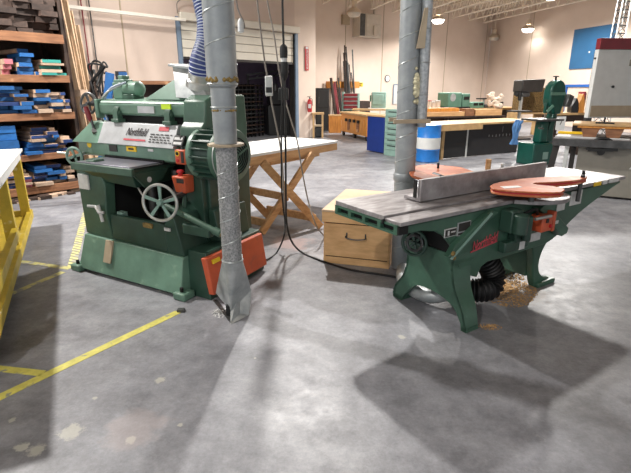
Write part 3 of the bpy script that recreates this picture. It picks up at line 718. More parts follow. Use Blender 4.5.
sw = MB().box(-.20, -.07, -.33, -.22, .56, .68).build('power_switch', 'orange', jr, bev=.01)
MB().box(-.065, -.03, -.33, -.22, .55, .70).build('switch_front', 'orange', sw, bev=.006)
MB().lathe([(.001, 0), (.014, 0), (.014, .012), (.001, .014)], (-.1, -.33, .60), (0, -1, 0), 12).build('stop_button', 'red', sw)
MB().box(-.16, -.13, -.336, -.329, .63, .66).build('start_button', 'dlabel', sw)
MB().tube(spline([(-.18, -.27, .68), (-.26, -.30, .74), (-.36, -.28, .72)]), .01, 6).build('switch_conduit', 'black', sw)
# labels
def jl(x0, x1, z0, z1, m, nm='label_plate', y=-.205): return MB().box(x0, x1, y-.002, y+.004, z0, z1).build(nm, m, body)
k1 = jl(-1.075, -.965, .645, .70, 'label', 'warning_label'); MB().box(-1.07, -.97, -.209, -.207, .65, .695).build('warning_text', 'dlabel', k1)
MB().box(-1.05, -1.035, -.211, -.208, .657, .688).build('warning_figure', 'label', k1); MB().box(-1.02, -.98, -.211, -.208, .672, .68).build('warning_line', 'label', k1)
k2 = jl(-.955, -.83, .635, .725, 'plate', 'data_plate'); b = MB(); b.box(-.948, -.837, -.209, -.207, .665, .72); b.box(-.948, -.837, -.209, -.207, .642, .655); b.build('data_text', 'dlabel', k2)
jl(-.335, -.275, .44, .50, 'label', 'warning_label', -.262); jl(-.12, .01, .445, .51, 'label', 'instruction_label', -.205)
jl(.18, .29, .64, .76, 'label', 'instruction_label', -.205); jl(.36, .52, .66, .775, 'label', 'instruction_label', -.205)
MB().box(.66, .77, -.221, -.216, .785, .815).build('yellow_label', 'ylabel', ot)
MB().box(.8, .87, -.221, -.216, .785, .815).build('white_label', 'label', ot); MB().box(.9, 1.06, -.221, -.216, .787, .812).build('white_label', 'label', ot)
lettering('name_lettering', 'Northfield', .10, 'scriptred', body, (-.66, -.206, .545), (1, 0, .13), (-.13, 0, 1), .35, fit=.27)
b = MB().bar((-.80, -.204, .495), (-.52, -.204, .525), .008, .004, up=(0, 1, 0)); b.build('name_underline', 'scriptred', body)
# black hose and floor pipe
JM = Matrix.Translation(V((1.6, 3.6, 0))) @ Matrix.Rotation(R(33.4), 4, 'Z')
hp = spline([(-.50, -.03, .42), (-.44, -.07, .33), (-.375, -.10, .215), (-.40, -.12, .125), (-.50, -.09, .10), (-.64, .05, .095)], 8)
hp = [JM @ p for p in hp]; c0 = hp[-1].copy(); c0.z = 0
ho = MB().corr([p-c0 for p in hp], .083, .009, .028, 22).build('corrugated_hose', 'rubber', loc=c0)
tag(ho, 'black corrugated dust hose bulging out under the jointer', 'dust hose')
a_ = JM @ V((-.67, .03, 0))
pq = [JM @ V(p)-a_ for p in spline([(-.66, .05, .095), (-.75, .04, .08), (-.83, .12, .062), (-.83, .28, .06), (-.76, .45, .06), (-.60, .62, .06)], 6)]
fp = MB().tube(pq, .056, 20).build('floor_pipe', 'galv_hood', loc=a_)
tag(fp, 'short grey metal pipe on the floor from jointer hose to duct', 'duct pipe')

# ================================================================ LEFT DUCT
dl = empty('dust_duct', (-.565, 3.0, 0), 0, 'tall galvanised duct with floor sweep hood beside the planer', 'duct')
def helix(r, z0, z1, pitch, tr, n=18):
    pts = []; k = int((z1-z0)/pitch*n)
    for i in range(k+1):
        a = 2*PI*i/n; pts.append((r*math.cos(a), r*math.sin(a), z0+(z1-z0)*i/k))
    return MB().tube(pts, tr, 5)
b = MB().lathe([(.066, 0), (.066, .76), (.068, .78), (.068, .79)], (0, 0, .43), (0, 0, 1), 28); b.build('lower_pipe', 'galv_dark', dl)
helix(.067, .46, 1.2, .155, .0035).build('pipe_seam', 'duct_seam', dl)
b = MB().lathe([(.071, 0), (.074, .2), (.076, .33), (.090, .345), (.092, .42), (.092, 3.9)], (0, 0, 1.22), (0, 0, 1), 30); up_pipe = b.build('upper_pipe', 'duct', dl)
helix(.0925, 1.68, 5.0, .178, .004).build('pipe_seam', 'duct_seam', up_pipe)
b = MB().lathe([(.07, 0), (.115, 0), (.115, .014), (.07, .014)], (0, 0, 1.205), (0, 0, 1), 10); b.build('wooden_collar', 'tan', dl)
def foam(parent, c, r, n, sc, m, seed):
    rnd = random.Random(seed); mb = MB()
    for i in range(n):
        a = rnd.uniform(0, 2*PI); p = V((r*math.cos(a), r*math.sin(a), rnd.uniform(-sc[1], sc[1])))+V(c); q = rnd.uniform(.5, 1)*sc[0]
        mb.lathe([(.3*q, -q), (.8*q, -.6*q), (q, 0), (.7*q, .6*q), (.2*q, q)], p, (0, 0, 1), 8)
    return mb.build('sealant_foam', m, parent)
foam(dl, (0, 0, 1.60), .088, 60, (.014, .010), 'foam_brown', 3)
foam(dl, (0, 0, 1.42), .073, 50, (.008, .003), 'foam_brown', 4)
MB().ring((0, 0, 1.44), (0, 0, 1), .076, .005, 30, 6).build('pipe_clamp', 'duct_seam', dl)
MB().ring((0, 0, 1.575), (0, 0, 1), .09, .006, 30, 6).build('pipe_clamp', 'duct_seam', dl)
# hood: round inlet spreading to a scoop on the floor
def hull(pts, name, m, parent, bev=0):
    bm = bmesh.new()
    for p in pts: bm.verts.new(p)
    g = bmesh.ops.convex_hull(bm, input=bm.verts)
    bmesh.ops.delete(bm, geom=list({e for e in g['geom_interior']+g['geom_unused'] if isinstance(e, bmesh.types.BMVert)}), context='VERTS')
    bmesh.ops.dissolve_limit(bm, angle_limit=R(3), verts=bm.verts, edges=bm.edges)
    me = bpy.data.meshes.new(name); bm.to_mesh(me); bm.free(); me.materials.append(M[m]); o = bpy.data.objects.new(name, me); COL.objects.link(o); o.parent = parent
    if bev: b_ = o.modifiers.new('bevel', 'BEVEL'); b_.width = bev; b_.limit_method = 'ANGLE'; b_.angle_limit = R(20)
    return o
DL = V((-.565, 3.0, 0))
hp_ = [(u, v, z) for u, v, z in [(215.5, 293, .075), (231, 311.5, .045), (240, 291, .165), (251.5, 290, .15)]]
lo_ = [at(u, v, z)-DL for u, v, z in hp_]
ringt = [V((.066*math.cos(2*PI*i/16), .066*math.sin(2*PI*i/16), .45)) for i in range(16)]
back = [V((-.07, .11, .10)), V((.06, .10, .12))]
hood = hull([p for p in ringt]+lo_+back, 'hood_body', 'galv_hood', dl, .002)
g0 = at(231, 324, .002)-DL; g1 = at(249, 314.5, .002)-DL; g2 = at(251, 303, .04)-DL; off = V((-.03, .05, 0)).normalized()*.008
ck_ = [lo_[2], lo_[3], g2, g1, g0, lo_[1]]; ck_ = [p+V((.0, -.006, 0)) for p in ck_]
b = MB(); k = len(ck_); b.add([tuple(p) for p in ck_]+[tuple(p+off) for p in ck_], [tuple(range(k)), tuple(range(2*k-1, k-1, -1))]+[(i, (i+1) % k, (i+1) % k+k, i+k) for i in range(k)])
b.build('hood_cheek', 'galv_hood', hood, smooth=False)
MB().ring((0, 0, .44), (0, 0, 1), .069, .006, 28, 6).build('hood_band', 'duct_seam', dl)
b = MB().bar(at(215, 300, .004)-DL, at(232, 322, .004)-DL, .03, .006); b.build('hood_lip', 'steel_dark', hood)
MB().box(-.07, -.02, .02, .06, 0, .08).build('hood_strut', 'black', hood)
# dust heap swept to the hood
def chips(name, c, rx, ry, n, m, label, cat, seed, size=.012, rz=0.0, hgt=.006, stuff=True):
    rnd = random.Random(seed); mb = MB()
    for i in range(n):
        rr_ = rnd.random()**.8; a = rnd.uniform(0, 2*PI); x = rr_*rx*math.cos(a); y = rr_*ry*math.sin(a); s_ = size*rnd.uniform(.3, 1); t = rnd.uniform(0, PI)
        z = .001+hgt*(1-rr_)*rnd.random(); u = V((math.cos(t), math.sin(t), rnd.uniform(-.2, .2)))*s_; w = V((-math.sin(t), math.cos(t), rnd.uniform(-.2, .2)))*s_*rnd.uniform(.3, .8)
        p = V((x, y, z+s_*.25)); h = V((0, 0, s_*.25))
        mb.add([p-u-h, p+w-h, p+u-h, p-w+h], [(0, 1, 2), (0, 3, 1), (1, 3, 2), (2, 3, 0)])
    o = mb.build(name, m, loc=(c[0], c[1], 0), smooth=False); o.rotation_euler = (0, 0, rz)
    return tag(o, label, cat, kind='stuff' if stuff else None)
p = at(222, 312); chips('wood_dust', (p.x, p.y), .07, .09, 260, 'label', 'pale wood dust swept up to the mouth of the floor hood', 'wood dust', 1, .010)
p = at(508, 288); chips('wood_shavings', (p.x, p.y), .22, .38, 2200, 'sawdust', 'tan wood shavings spread on the floor under the jointer', 'wood shavings', 2, .012, R(-25), .01)
p = at(490, 327); chips('sawdust_trace', (p.x, p.y), .08, .05, 220, 'sawdust', 'small trace of sawdust beside the near jointer foot', 'wood shavings', 5, .008)

# ================================================================ RIGHT DUCT
dR = empty('dust_duct', (.77, 3.96, 0), 0, 'grey spiral duct with a pale foam patch behind the jointer', 'duct')
dR.rotation_euler = (0, -R(.9), 0)
b = MB().lathe([(.086, 0), (.086, 5.1)], (0, 0, 0.02), (0, 0, 1), 30); b.build('main_pipe', 'duct', dR)
helix(.0865, .1, 5.0, .19, .004).build('pipe_seam', 'duct_seam', dR)
b = MB().lathe([(.035, 0), (.04, .04), (.042, 3.3)], (.105, -.07, 1.25), (0, 0, 1), 16); sp_ = b.build('side_pipe', 'galv', dR)
b = MB()
for k in range(14): b.ring((.105, -.07, 1.5+k*.24), (0, 0, 1), .0425, .004, 18, 6)
b.build('pipe_band', 'duct_seam', sp_)
for zz in (1.84, 2.42):
    MB().hexa([(.03, -.105, zz), (.09, -.125, zz), (.09, -.09, zz), (.03, -.08, zz)], [(.075, -.125, zz+.28), (.10, -.13, zz+.28), (.10, -.09, zz+.28), (.075, -.09, zz+.28)]).build('duct_damper', 'tan', dR)
rnd = random.Random(9); b = MB()
for i in range(70):
    z = rnd.gauss(1.58, .055); a = rnd.uniform(-1.25, -.5); q = rnd.uniform(.012, .024); p = V((.09*math.cos(a)+.012, .09*math.sin(a), z))
    b.lathe([(.3*q, -q), (.8*q, -.6*q), (q, 0), (.7*q, .6*q), (.2*q, q)], p, (0, 0, 1), 8)
b.build('sealant_foam', 'foam', dR)
for yy in (-.135, .12): MB().bar((-.13, yy, 1.30), (.16, yy+.0, 1.30), .03, .03).build('wooden_clamp', 'tan', dR)
MB().lathe([(.088, 0), (.095, .01), (.095, .06), (.088, .07)], (0, 0, .8), (0, 0, 1), 28).build('pipe_joint', 'duct', dR)
p = V((.92, 3.85, 1.30))
# ================================================================ WOODEN BOX
bx, W = fb('drawer_box', (323.5, 262), (389, 269))
tag(bx, 'plywood box with a handled drawer front, standing behind the jointer', 'box')
D_ = .92; H_ = .49
b = MB(); b.box(0, .02, 0, D_, 0.0, H_); b.box(W-.02, W, 0, D_, 0, H_); b.box(0.02, W-.02, D_-.02, D_, 0, H_); b.box(.02, W-.02, .03, D_-.02, 0.01, .03)
b.build('carcass', 'ply', bx, bev=.002)
MB().box(-.015, W+.012, -.02, D_+.01, H_, H_+.02).build('top_board', 'ply_top', bx, bev=.003)
MB().box(-.012, W+.01, -.018, .0, .395, H_).build('front_rail', 'ply', bx, bev=.003)
dw = MB().box(.012, W-.012, -.012, .01, .075, .385).build('drawer', 'ply', bx, bev=.003)
MB().box(.0, W, -.006, .012, 0.0, .065).build('bottom_rail', 'ply', bx, bev=.003)
MB().box(.02, W-.02, .0, .03, .06, .40).build('drawer_gap', 'void', bx)
b = MB().tube(spline([(W*.36, -.014, .285), (W*.36, -.045, .272), (W*.5, -.055, .262), (W*.64, -.045, .272), (W*.64, -.014, .285)], 6), .006, 8)
b.box(W*.35, W*.37, -.017, -.012, .262, .31); b.box(W*.63, W*.65, -.017, -.012, .262, .31); b.build('handle', 'steel_dark', dw)

# ================================================================ TRESTLE TABLE
tt = empty('trestle_table', (.295, 6.26, 0), math.atan2(.816, .578), 'white-topped wooden table on crossed legs behind the planer', 'table')
Lg = 2.3
MB().box(-Lg, 0, .0, .84, .865, .895).build('table_top', 'white', tt, bev=.004)
b = MB(); b.box(-Lg, -.0, .01, .05, .775, .864); b.box(-Lg, 0, .79, .83, .775, .864); b.box(-.045, -.005, .05, .79, .775, .864); b.box(-Lg, -Lg+.04, .05, .79, .775, .864)
b.box(-1.3, -.35, .05, .09, .73, .775)
b.build('apron', 'wood', tt, bev=.004)
TM = (Matrix.Translation(V((.295, 6.26, 0))) @ Matrix.Rotation(math.atan2(.816, .578), 4, 'Z')).inverted()
def tl(x, y, z): return TM @ V((x, y, z))
def clampin(p): return p
for (pa, pb, wd) in [((-.60, 4.98, .02), (-.04, 5.72, .79), .09), ((.06, 5.22, .02), (-.57, 5.06, .79), .09),
                     ((-1.16, 5.34, .02), (-.66, 6.15, .78), .085), ((-.58, 5.68, .02), (-1.2, 5.5, .78), .085)]:
    a, c = tl(*pa), tl(*pb); MB().bar(a, c, .04, wd, up=(0, 0, 1)).build('leg', 'wood', tt, bev=.004)
for (pa, pb) in [((-.32, 5.30, .35), (-.9, 5.75, .36)), ((-.55, 5.1, .10), (-1.1, 5.5, .1)), ((.0, 5.24, .12), (-.6, 5.68, .12))]:
    MB().bar(tl(*pa), tl(*pb), .035, .085, up=(0, 0, 1)).build('stretcher', 'wood', tt, bev=.004)

# ================================================================ CORDS
def cord(nm, pts, r, m, label, cat='power cord'):
    c0 = V(pts[-1]); c0.z = 0
    o = MB().tube([V(p)-c0 for p in spline(pts, 8)], r, 7).build(nm, m, loc=c0); return tag(o, label, cat)
def yq(u, v, Y): d = ray(u, v); t = Y/d.y; return V((d.x*t, Y, CAMH+d.z*t))
kb = empty('power_cord', yq(283.5, 44, 4.4), 0, 'thick black hanging power cord with an inline connector above the trestle table', 'power cord')
k0 = kb.location.copy()
ptsA = [V((yq(282, 0, 4.4).x, 4.4, 4.4)), yq(282.5, 5, 4.4), yq(283.5, 40, 4.4), yq(284.5, 76, 4.4), yq(285.5, 140, 4.4), yq(286, 200, 4.4), yq(287, 225, 4.4), yq(292, 242, 4.4), at(303, 253, .012), at(325, 262, .012), at(352, 270, .012), at(378, 274, .012), at(396, 277, .012)]
MB().tube([p-k0 for p in spline(ptsA, 8)], .0095, 8).build('cord_cable', 'rubber', kb)
z1, z2, z3, z4 = [yq(283.5, v, 4.4).z-k0.z for v in (43, 57, 61, 76)]
MB().lathe([(.012, 0), (.033, -.02), (.036, -.06), (.033, z2-z1)], (0, 0, 0), (0, 0, 1), 14).build('connector_plug', 'rubber', kb)
MB().lathe([(.028, z3-z1), (.028, z2-z1)], (.002, 0, 0), (0, 0, 1), 14).build('connector_sleeve', 'label', kb)
MB().lathe([(.034, z3-z1), (.036, z4-z1+.04), (.03, z4-z1), (.012, z4-z1-.03)], (.004, 0, 0), (0, 0, 1), 14).build('connector_socket', 'rubber', kb)
cord('power_cord', [yq(283, 78, 4.45), yq(281.5, 120, 4.45), yq(281.5, 180, 4.45), yq(283, 205, 4.45), yq(285, 222, 4.42), yq(284, 236, 4.36), at(277, 252, .012), at(268, 259, .012), at(256, 263, .012)], .008, 'rubber', 'thin black cord falling beside the thick one and curling towards the planer')
kc = empty('hanging_cord', yq(268, 76, 4.7), 0, 'grey hanging cord carrying a small clear junction box', 'cord'); k0 = kc.location.copy()
MB().tube([p-k0 for p in spline([yq(255, -30, 4.7), yq(257, 0, 4.7), yq(264.5, 60, 4.7), yq(268, 80, 4.7), yq(272, 105, 4.7), yq(280, 145, 4.65), yq(283, 175, 4.6), yq(284, 200, 4.55), yq(285, 222, 4.5)], 8)], .008, 8).build('cord_cable', 'cord_grey', kc)
z4 = yq(268, 96, 4.7).z-k0.z
MB().box(-.028, .042, -.02, .02, z4, 0).build('junction_box', 'offwhite', kc, bev=.008); MB().box(-.022, .036, -.022, -.019, z4+.03, z4+.08).build('box_insert', 'black', kc)
ke = empty('hanging_cord', yq(297, 140, 4.9), 0, 'grey brown cord slanting down past the fire extinguisher', 'cord'); k0 = ke.location.copy()
MB().tube([p-k0 for p in spline([yq(265, -25, 4.9), yq(268, 5, 4.9), yq(274, 35, 4.9), yq(279, 70, 4.9), yq(284, 95, 4.9), yq(291, 120, 4.9), yq(297, 140, 4.9), yq(302, 170, 4.85), yq(308, 200, 4.75), yq(316, 225, 4.6), at(324, 236, .02)], 8)], .0075, 8).build('cord_cable', 'cord_grey', ke)
MB().box(-.2+.02, -.2+.12, -.02, .03, yq(278, 100, 4.9).z-k0.z, yq(278, 88, 4.9).z-k0.z).build('cord_box', 'black', ke, bev=.005)
kg = empty('pull_cord', yq(241, 29, 4.2), 0, 'white looped pull cord hanging right of the near duct', 'cord'); k0 = kg.location.copy()
MB().tube([p-k0 for p in spline([yq(236, -30, 4.2), yq(236.5, 0, 4.2), yq(239, 12, 4.2), yq(243, 20, 4.2), yq(244.5, 27, 4.2), yq(242, 30, 4.2)], 6)], .006, 7).build('cord_line', 'cord_grey', kg)
MB().lathe([(.01, -.03), (.026, -.02), (.026, .05), (.012, .08)], (0, 0, 0), (0, 0, 1), 12).build('pull_handle', 'offwhite', kg)

# ================================================================ FLOOR TAPE
def tape(a, b, w, m, label, stripes=0, ha=None):
    A = at(*a); B = at(*b); d = (B-A); L = d.length; d.normalize(); r = empty('floor_tape', (A.x, A.y, 0), math.atan2(d.y, d.x), label, 'floor tape')
    if not stripes:
        bpy.data.objects.remove(r)
        o = MB().box(0, L, -w/2, w/2, 0.0005, .0022).build('floor_tape', m, loc=(A.x, A.y, 0)); o.rotation_euler = (0, 0, math.atan2(d.y, d.x)); return tag(o, label, 'floor tape')
    bpy.data.objects.remove(r)
    b_ = MB(); n = stripes
    for i in range(n):
        for q in (0, 1):
            b_.cur = q; x = L*(i+.55*q)/n; x2 = L*(i+(.55 if q == 0 else 1))/n; k_ = w*1.1
            b_.add([(x-k_, -w/2, .002), (x2-k_, -w/2, .002), (x2, w/2, .002), (x, w/2, .002)], [(0, 1, 2, 3)])
    o = b_.build('floor_tape', [m, 'tapedark'], loc=(A.x, A.y, 0), smooth=False); o.rotation_euler = (0, 0, math.atan2(d.y, d.x)); return tag(o, label, 'floor tape')
    return r
tape((-12, 403), (178, 312), .062, 'tape', 'long yellow floor tape running diagonally in front of the planer', 0)
tape((-8, 368), (43, 373.5), .055, 'tape', 'short yellow floor tape meeting the long diagonal tape at the left')
tape((72, 266), (86, 212), .075, 'tape2', 'striped yellow floor tape running back along the left of the planer', 26)
tape((20, 261.5), (70, 268.5), .06, 'tape2', 'pale yellow floor tape ending at the striped tape, farther strip')
tape((4, 297), (63, 272), .06, 'tape2', 'pale yellow floor tape slanting from the cart to the planer foot')
p = at(176, 312); o = MB().box(0, .05, -.02, .02, .0005, .02).build('metal_bracket', 'steel_dark', loc=(p.x+.01, p.y+.01, 0)); tag(o, 'small dark metal clip at the end of the diagonal tape', 'bracket')

# ================================================================ YELLOW CART
ct = empty('workshop_cart', (-3.28, 5.25, 0), math.atan2(-.894, .447), 'yellow wooden cart with a white top at the left edge', 'cart')
# local x runs towards the camera along the right side, local y to the right... the body lies at negative y
LC = 3.3; WC = 1.0
MB().box(-.03, LC, -WC, .03, .885, .91).build('cart_top', 'white', ct, bev=.004)
b = MB(); b.box(0, LC, -.035, .0, .80, .884); b.box(0, LC, -WC+.03, -WC+.065, .80, .884); b.box(0, .035, -WC+.065, -.035, .80, .884); b.box(LC-.035, LC, -WC+.065, -.035, .80, .884); b.build('top_frame', 'white', ct, bev=.004)
for x in (.0, 1.35, LC-.09):
    for y in (-.09, -WC+.03): MB().box(x, x+.09, y, y+.09-.0, .16, .80).build('leg', 'yellow', ct, bev=.004)
b = MB(); b.box(-.02, LC, -.035, .02, .13, .22); b.box(-.02, LC, -WC+.0, -WC+.05, .13, .22); b.box(-.02, .03, -WC+.05, -.035, .13, .22); b.box(.03, LC, -WC+.05, -.035, .15, .17); b.build('lower_shelf', 'yellow', ct, bev=.004)
b = MB().box(1.42, LC, -.03, .02, .3, .38); b.build('side_rail', 'yellow', ct)
for x in (.12, LC-.2):
    for y in (-.06, -WC+.1):
        w_ = MB().cyl((x, y-.02, .055), (x, y+.02, .055), .055, n=18).build('caster', 'rubber', ct)
        MB().box(x-.03, x+.03, y-.028, y+.028, .1, .13).build('caster_plate', 'steel_dark', w_)

# ================================================================ LUMBER RACK
SH0 = (-3.62, 7.3); SHd = DWd
sr = empty('lumber_rack', (SH0[0], SH0[1], 0), math.atan2(SHd.y, SHd.x), 'tall dark wooden rack loaded with lumber offcuts behind the planer', 'shelf rack')
SM = Matrix.Translation(V((SH0[0], SH0[1], 0))) @ Matrix.Rotation(math.atan2(SHd.y, SHd.x), 4, 'Z')
SMi = SM.inverted()
def shelf_pt(u, v, y=0.0):
    n = V((-SHd.y, SHd.x, 0)); p0 = V((SH0[0], SH0[1], 0))+n*y
    return SMi @ wallpt(u, v, (p0.x, p0.y), SHd)
SL = 3.2; SD = .95
tops = [shelf_pt(40, v).z for v in (33, 75, 113, 154, 186)]
hgt = [.125, .10, .10, .09, .11]
for zt, hh in zip(tops, hgt):
    pb = MB().box(-SL, 0, .0, .04, zt-hh, zt).build('shelf_edge', 'shelfwood', sr, bev=.004)
    MB().box(-SL, 0, .04, SD, zt-.04, zt-.003).build('shelf_board', 'shelfwood', pb)
b = MB()
for y0 in (.06, SD-.1): b.box(.003, .05, y0, y0+.09, 0, tops[0]+1.1); b.box(-1.65, -1.6, y0+.0, y0+.06, 0, tops[0]+1.1)
b.box(.05, .06, .05, SD, .02, tops[0]+.8)
b.build('upright', 'darkwood', sr)
MB().box(-SL, .05, SD, SD+.02, .0, tops[0]+1.1).build('back_panel', 'darkwood', sr)
cnt = 0
SHN = ['top', 'second', 'third', 'fourth', 'lowest']
def lump(u0, u1, vt, shelf, mt, cname, hz=None, lay=None, yoff=0.0):
    """one offcut: end face from pixel columns u0..u1, lying with its top at pixel row vt"""
    a = shelf_pt(u0, vt, yoff); c = shelf_pt(u1, vt, yoff)
    return a, c
def offcut(x0, x1, z0, z1, y0, L, mt, label, group, jit=0.0):
    mb = MB(); mb.cur = 1; mb.box(-(x1-x0)/2, (x1-x0)/2, 0, L, 0, z1-z0)
    # front end painted
    mb.mi[2] = 0
    o = mb.build('lumber_offcut', [mt, 'pale' if mt not in ('roughwood',) else 'roughwood'] if mt != 'bluewood' or random.random() < .3 else [mt, mt], smooth=False)
    p = SM @ V(((x0+x1)/2, y0, z0)); o.location = p; o.rotation_euler = (0, 0, math.atan2(SHd.y, SHd.x)+jit)
    return tag(o, label, 'lumber', group)
names = {'bluewood': 'bright blue end', 'navywood': 'dark blue end', 'tealwood': 'teal end', 'pinkwood': 'pink end', 'pale': 'bare pale end', 'roughwood': 'rough dark brown end'}
def stack(shelf, u0, u1, vtop, mix, hmin=.035, hmax=.06, wmin=.12, wmax=.26, seed=0, shape=None, yo=0.0):
    """fill shelf between pixel columns u0..u1 up to pixel row vtop with loose courses"""
    rnd = random.Random(seed); zt = tops[shelf]; x0 = shelf_pt(u0, vtop+5).x; x1 = shelf_pt(u1, vtop+5).x; ztop = shelf_pt((u0+u1)/2, vtop).z
    z = zt+.001; row = 0
    x1 = min(x1, -.02)
    while z < ztop-.015:
        h = rnd.uniform(hmin, hmax); t = (z-zt)/max(.01, ztop-zt)
        a, c = (x0, x1) if not shape else (x0+(x1-x0)*shape[0]*t, x1-(x1-x0)*shape[1]*t)
        x = a
        while x < c-.05:
            w = min(rnd.uniform(wmin, wmax), c-x-.002)
            if w < .04: break
            mt = rnd.choices([m for m, _ in mix], [q for _, q in mix])[0]
            hh = h-.002-rnd.uniform(0, .008) if True else h
            offcut(x, x+w-.004, z, z+hh, .05+yo+rnd.uniform(-.09, .16), rnd.uniform(.5, .75), mt,
                   'board offcut with %s in a loose stack on the %s shelf' % (names[mt], SHN[shelf]), 'offcuts with %s on the %s shelf' % (names[mt], SHN[shelf]), rnd.uniform(-.07, .07))
            x += w+rnd.uniform(0, .012)
        z += h; row += 1
stack(0, -14, 57, -6, [('roughwood', 1)], .06, .085, .18, .34, 1)
stack(1, 4, 13, 59, [('pinkwood', 3), ('pale', 1)], .05, .07, .1, .2, 2)
stack(1, 17, 39, 50, [('bluewood', 6), ('pale', .5)], .05, .07, .14, .26, 3, (.25, .25))
stack(1, 40, 67, 61, [('tealwood', 3), ('bluewood', 1), ('pale', 1)], .035, .05, .2, .3, 4, (.2, 0))
stack(2, -8, 34, 86, [('bluewood', 8), ('pale', 1.2), ('navywood', .5)], .045, .06, .2, .35, 5, (.05, .25))
stack(2, 35, 50, 88, [('pale', 2), ('tealwood', 1), ('bluewood', 1)], .05, .06, .18, .28, 6)
stack(2, 50, 72, 92, [('navywood', 3), ('pale', 2), ('roughwood', 1), ('bluewood', 1)], .04, .055, .12, .24, 7, (0, .2))
stack(3, -14, 18, 130, [('bluewood', 1)], .10, .12, .35, .5, 8)
stack(3, 23, 62, 130, [('bluewood', 5), ('navywood', 3), ('pale', 1.5)], .04, .055, .16, .3, 9, (.35, .1))
stack(3, 62, 72, 135, [('pale', 1), ('navywood', 1)], .04, .05, .1, .14, 10)
stack(4, 8, 32, 172, [('pale', 3), ('pinkwood', 1), ('navywood', 1)], .035, .05, .1, .18, 11)
stack(4, 33, 68, 165, [('bluewood', 4), ('pale', 3), ('navywood', 2)], .04, .055, .16, .28, 12, (.1, .15))
stack(4, 68, 79, 168, [('pale', 2), ('roughwood', 1)], .04, .05, .1, .14, 13)
rnd = random.Random(21)
for i in range(26):
    u = 2+i*3.1; p = shelf_pt(u, 196, 0); w = rnd.uniform(.08, .18); h = rnd.uniform(.02, .05)
    mt = rnd.choice(['roughwood', 'pale', 'pale', 'roughwood', 'roughwood'])
    if p.x > -.05: break
    offcut(p.x-w/2, p.x+w/2, .001+(.05 if i % 3 == 1 else 0)*0, h, -.12+rnd.uniform(-.05, .25), rnd.uniform(.3, .6), mt, 'scrap of wood with %s lying on the floor under the rack' % names[mt], 'scraps with %s under the rack' % names[mt], 0)
# boards leaning at the right of the rack
for i, (ut, ub, dy, w, t, top) in enumerate([(59, 83, .0, .075, .04, 4.6), (65, 88, .12, .08, .04, 4.5), (71, 84, .02, .05, .03, 3.0), (76, 90, .1, .06, .03, 2.7), (80, 94, .2, .06, .03, 2.5), (56, 79, .3, .09, .03, 4.3)]):
    Yb = 7.6+dy; A = yq(ub, 118, Yb); Bp = yq(ut, 2 if top > 4 else 42, Yb+.25); d = (Bp-A); k = (0.0-A.z)/d.z; A0 = A+d*k; k2 = (top-A.z)/d.z; B0 = A+d*k2
    o = MB().bar((0, 0, .015), B0-A0, w, t, up=(0, 1, 0)).build('leaning_board', 'wood_x', loc=A0)
    tag(o, ['long pale board leaning outermost against the rack, tallest', 'long pale board leaning just right of the tallest one', 'short narrow batten leaning before the long boards', 'short batten leaning at the right of the group', 'short batten leaning rightmost beside the wall', 'wide board leaning tight against the rack upright'][i], 'board')
p = yq(81, 93, 7.5); o = MB().box(-.14, .12, -.015, .015, -.05, .05).build('cross_batten', 'pale', loc=p); tag(o, 'short cross batten fixed over the leaning boards', 'board')
# sliding door track and clutter behind the planer
p = wallpt(55, 7, DW0, DWd)-rn*.25; q = wallpt(180, 21, DW0, DWd)-rn*.25
o = MB().bar((0, 0, 0), q-p, .05, .07).build('door_track_rail', 'pipe', loc=p, bev=.008); tag(o, 'white horizontal sliding track on the left wall above the planer', 'rail')
o = MB().tube(spline([V((0, 0, 0)), V((.03, 0, .25)), V((.25, .2, .35)), V((.45, .4, .2)), V((.5, .45, 0))], 6), .012, 7).build('wire_loop', 'cord_grey', loc=wallpt(174, 14, DW0, DWd)-rn*.15); tag(o, 'thin grey wire loop above the roll-up door corner', 'wire')
sc = empty('low_storage_cabinet', onD(-5.0, .05), math.atan2(DWd.y, DWd.x), 'dark open cabinet with a brown frame against the wall behind the planer', 'cabinet')
hz = wallpt(155, 79, DW0, DWd).z-.05
b = MB(); b.box(-1.7, 0, -.5, -.44, hz-.08, hz); b.box(-1.7, -1.62, -.5, -.44, 0, hz-.08); b.box(-.08, 0, -.5, -.44, 0, hz-.08); b.build('front_frame', 'shelfwood', sc)
b = MB(); b.box(-1.7, 0, -.44, -.02, hz-.03, hz-.0); b.box(-1.69, -1.66, -.44, -.02, 0, hz-.03); b.box(-.04, -.01, -.44, -.02, 0, hz-.03); b.box(-1.66, -.04, -.05, -.02, 0, hz-.03); b.build('carcass', 'darkwood', sc)
for (u, v0, v1, Y, lean, mt, lab) in [(107, 96, 73, 6.6, .16, 'bluewood', 'blue painted board leaning behind the top motor of the planer, left piece'), (122, 96, 72, 6.8, .05, 'bluewood', 'blue painted board standing behind the top motor of the planer, right piece')]:
    A = yq(u, v1, Y); w = .085
    o = MB().bar((-lean*2.2, 0, 0), (lean*.25, 0, A.z), .10, .05, up=(0, 1, 0)).build('blue_board', mt, loc=(A.x, Y, 0)); tag(o, lab, 'board')
A = yq(120, 71, 6.9); o = MB().bar((0, 0, 0), (.0, 0, A.z), .14, .06, up=(0, 1, 0)).build('black_post', 'black', loc=(A.x-.03, 7.0, 0)); tag(o, 'black upright post between the two blue boards', 'post')
wi = empty('cord_bundle', (yq(100, 85, 7.5).x, 7.5, 0), 0, 'tangle of dark cords and pipes hung behind the left end of the planer', 'cords')
rnd = random.Random(5)
for i in range(7):
    z0 = yq(100, 95, 7.5).z; pts = [(rnd.uniform(-.15, .15), rnd.uniform(-.05, .05), z0+rnd.uniform(-.2, .45)) for _ in range(4)]
    MB().tube(spline([(rnd.uniform(-.1, .1), 0, 0)]+pts, 8), .015, 6).build('cord_loop', ['rubber', 'darkwood', 'steel_dark'][i % 3], wi)

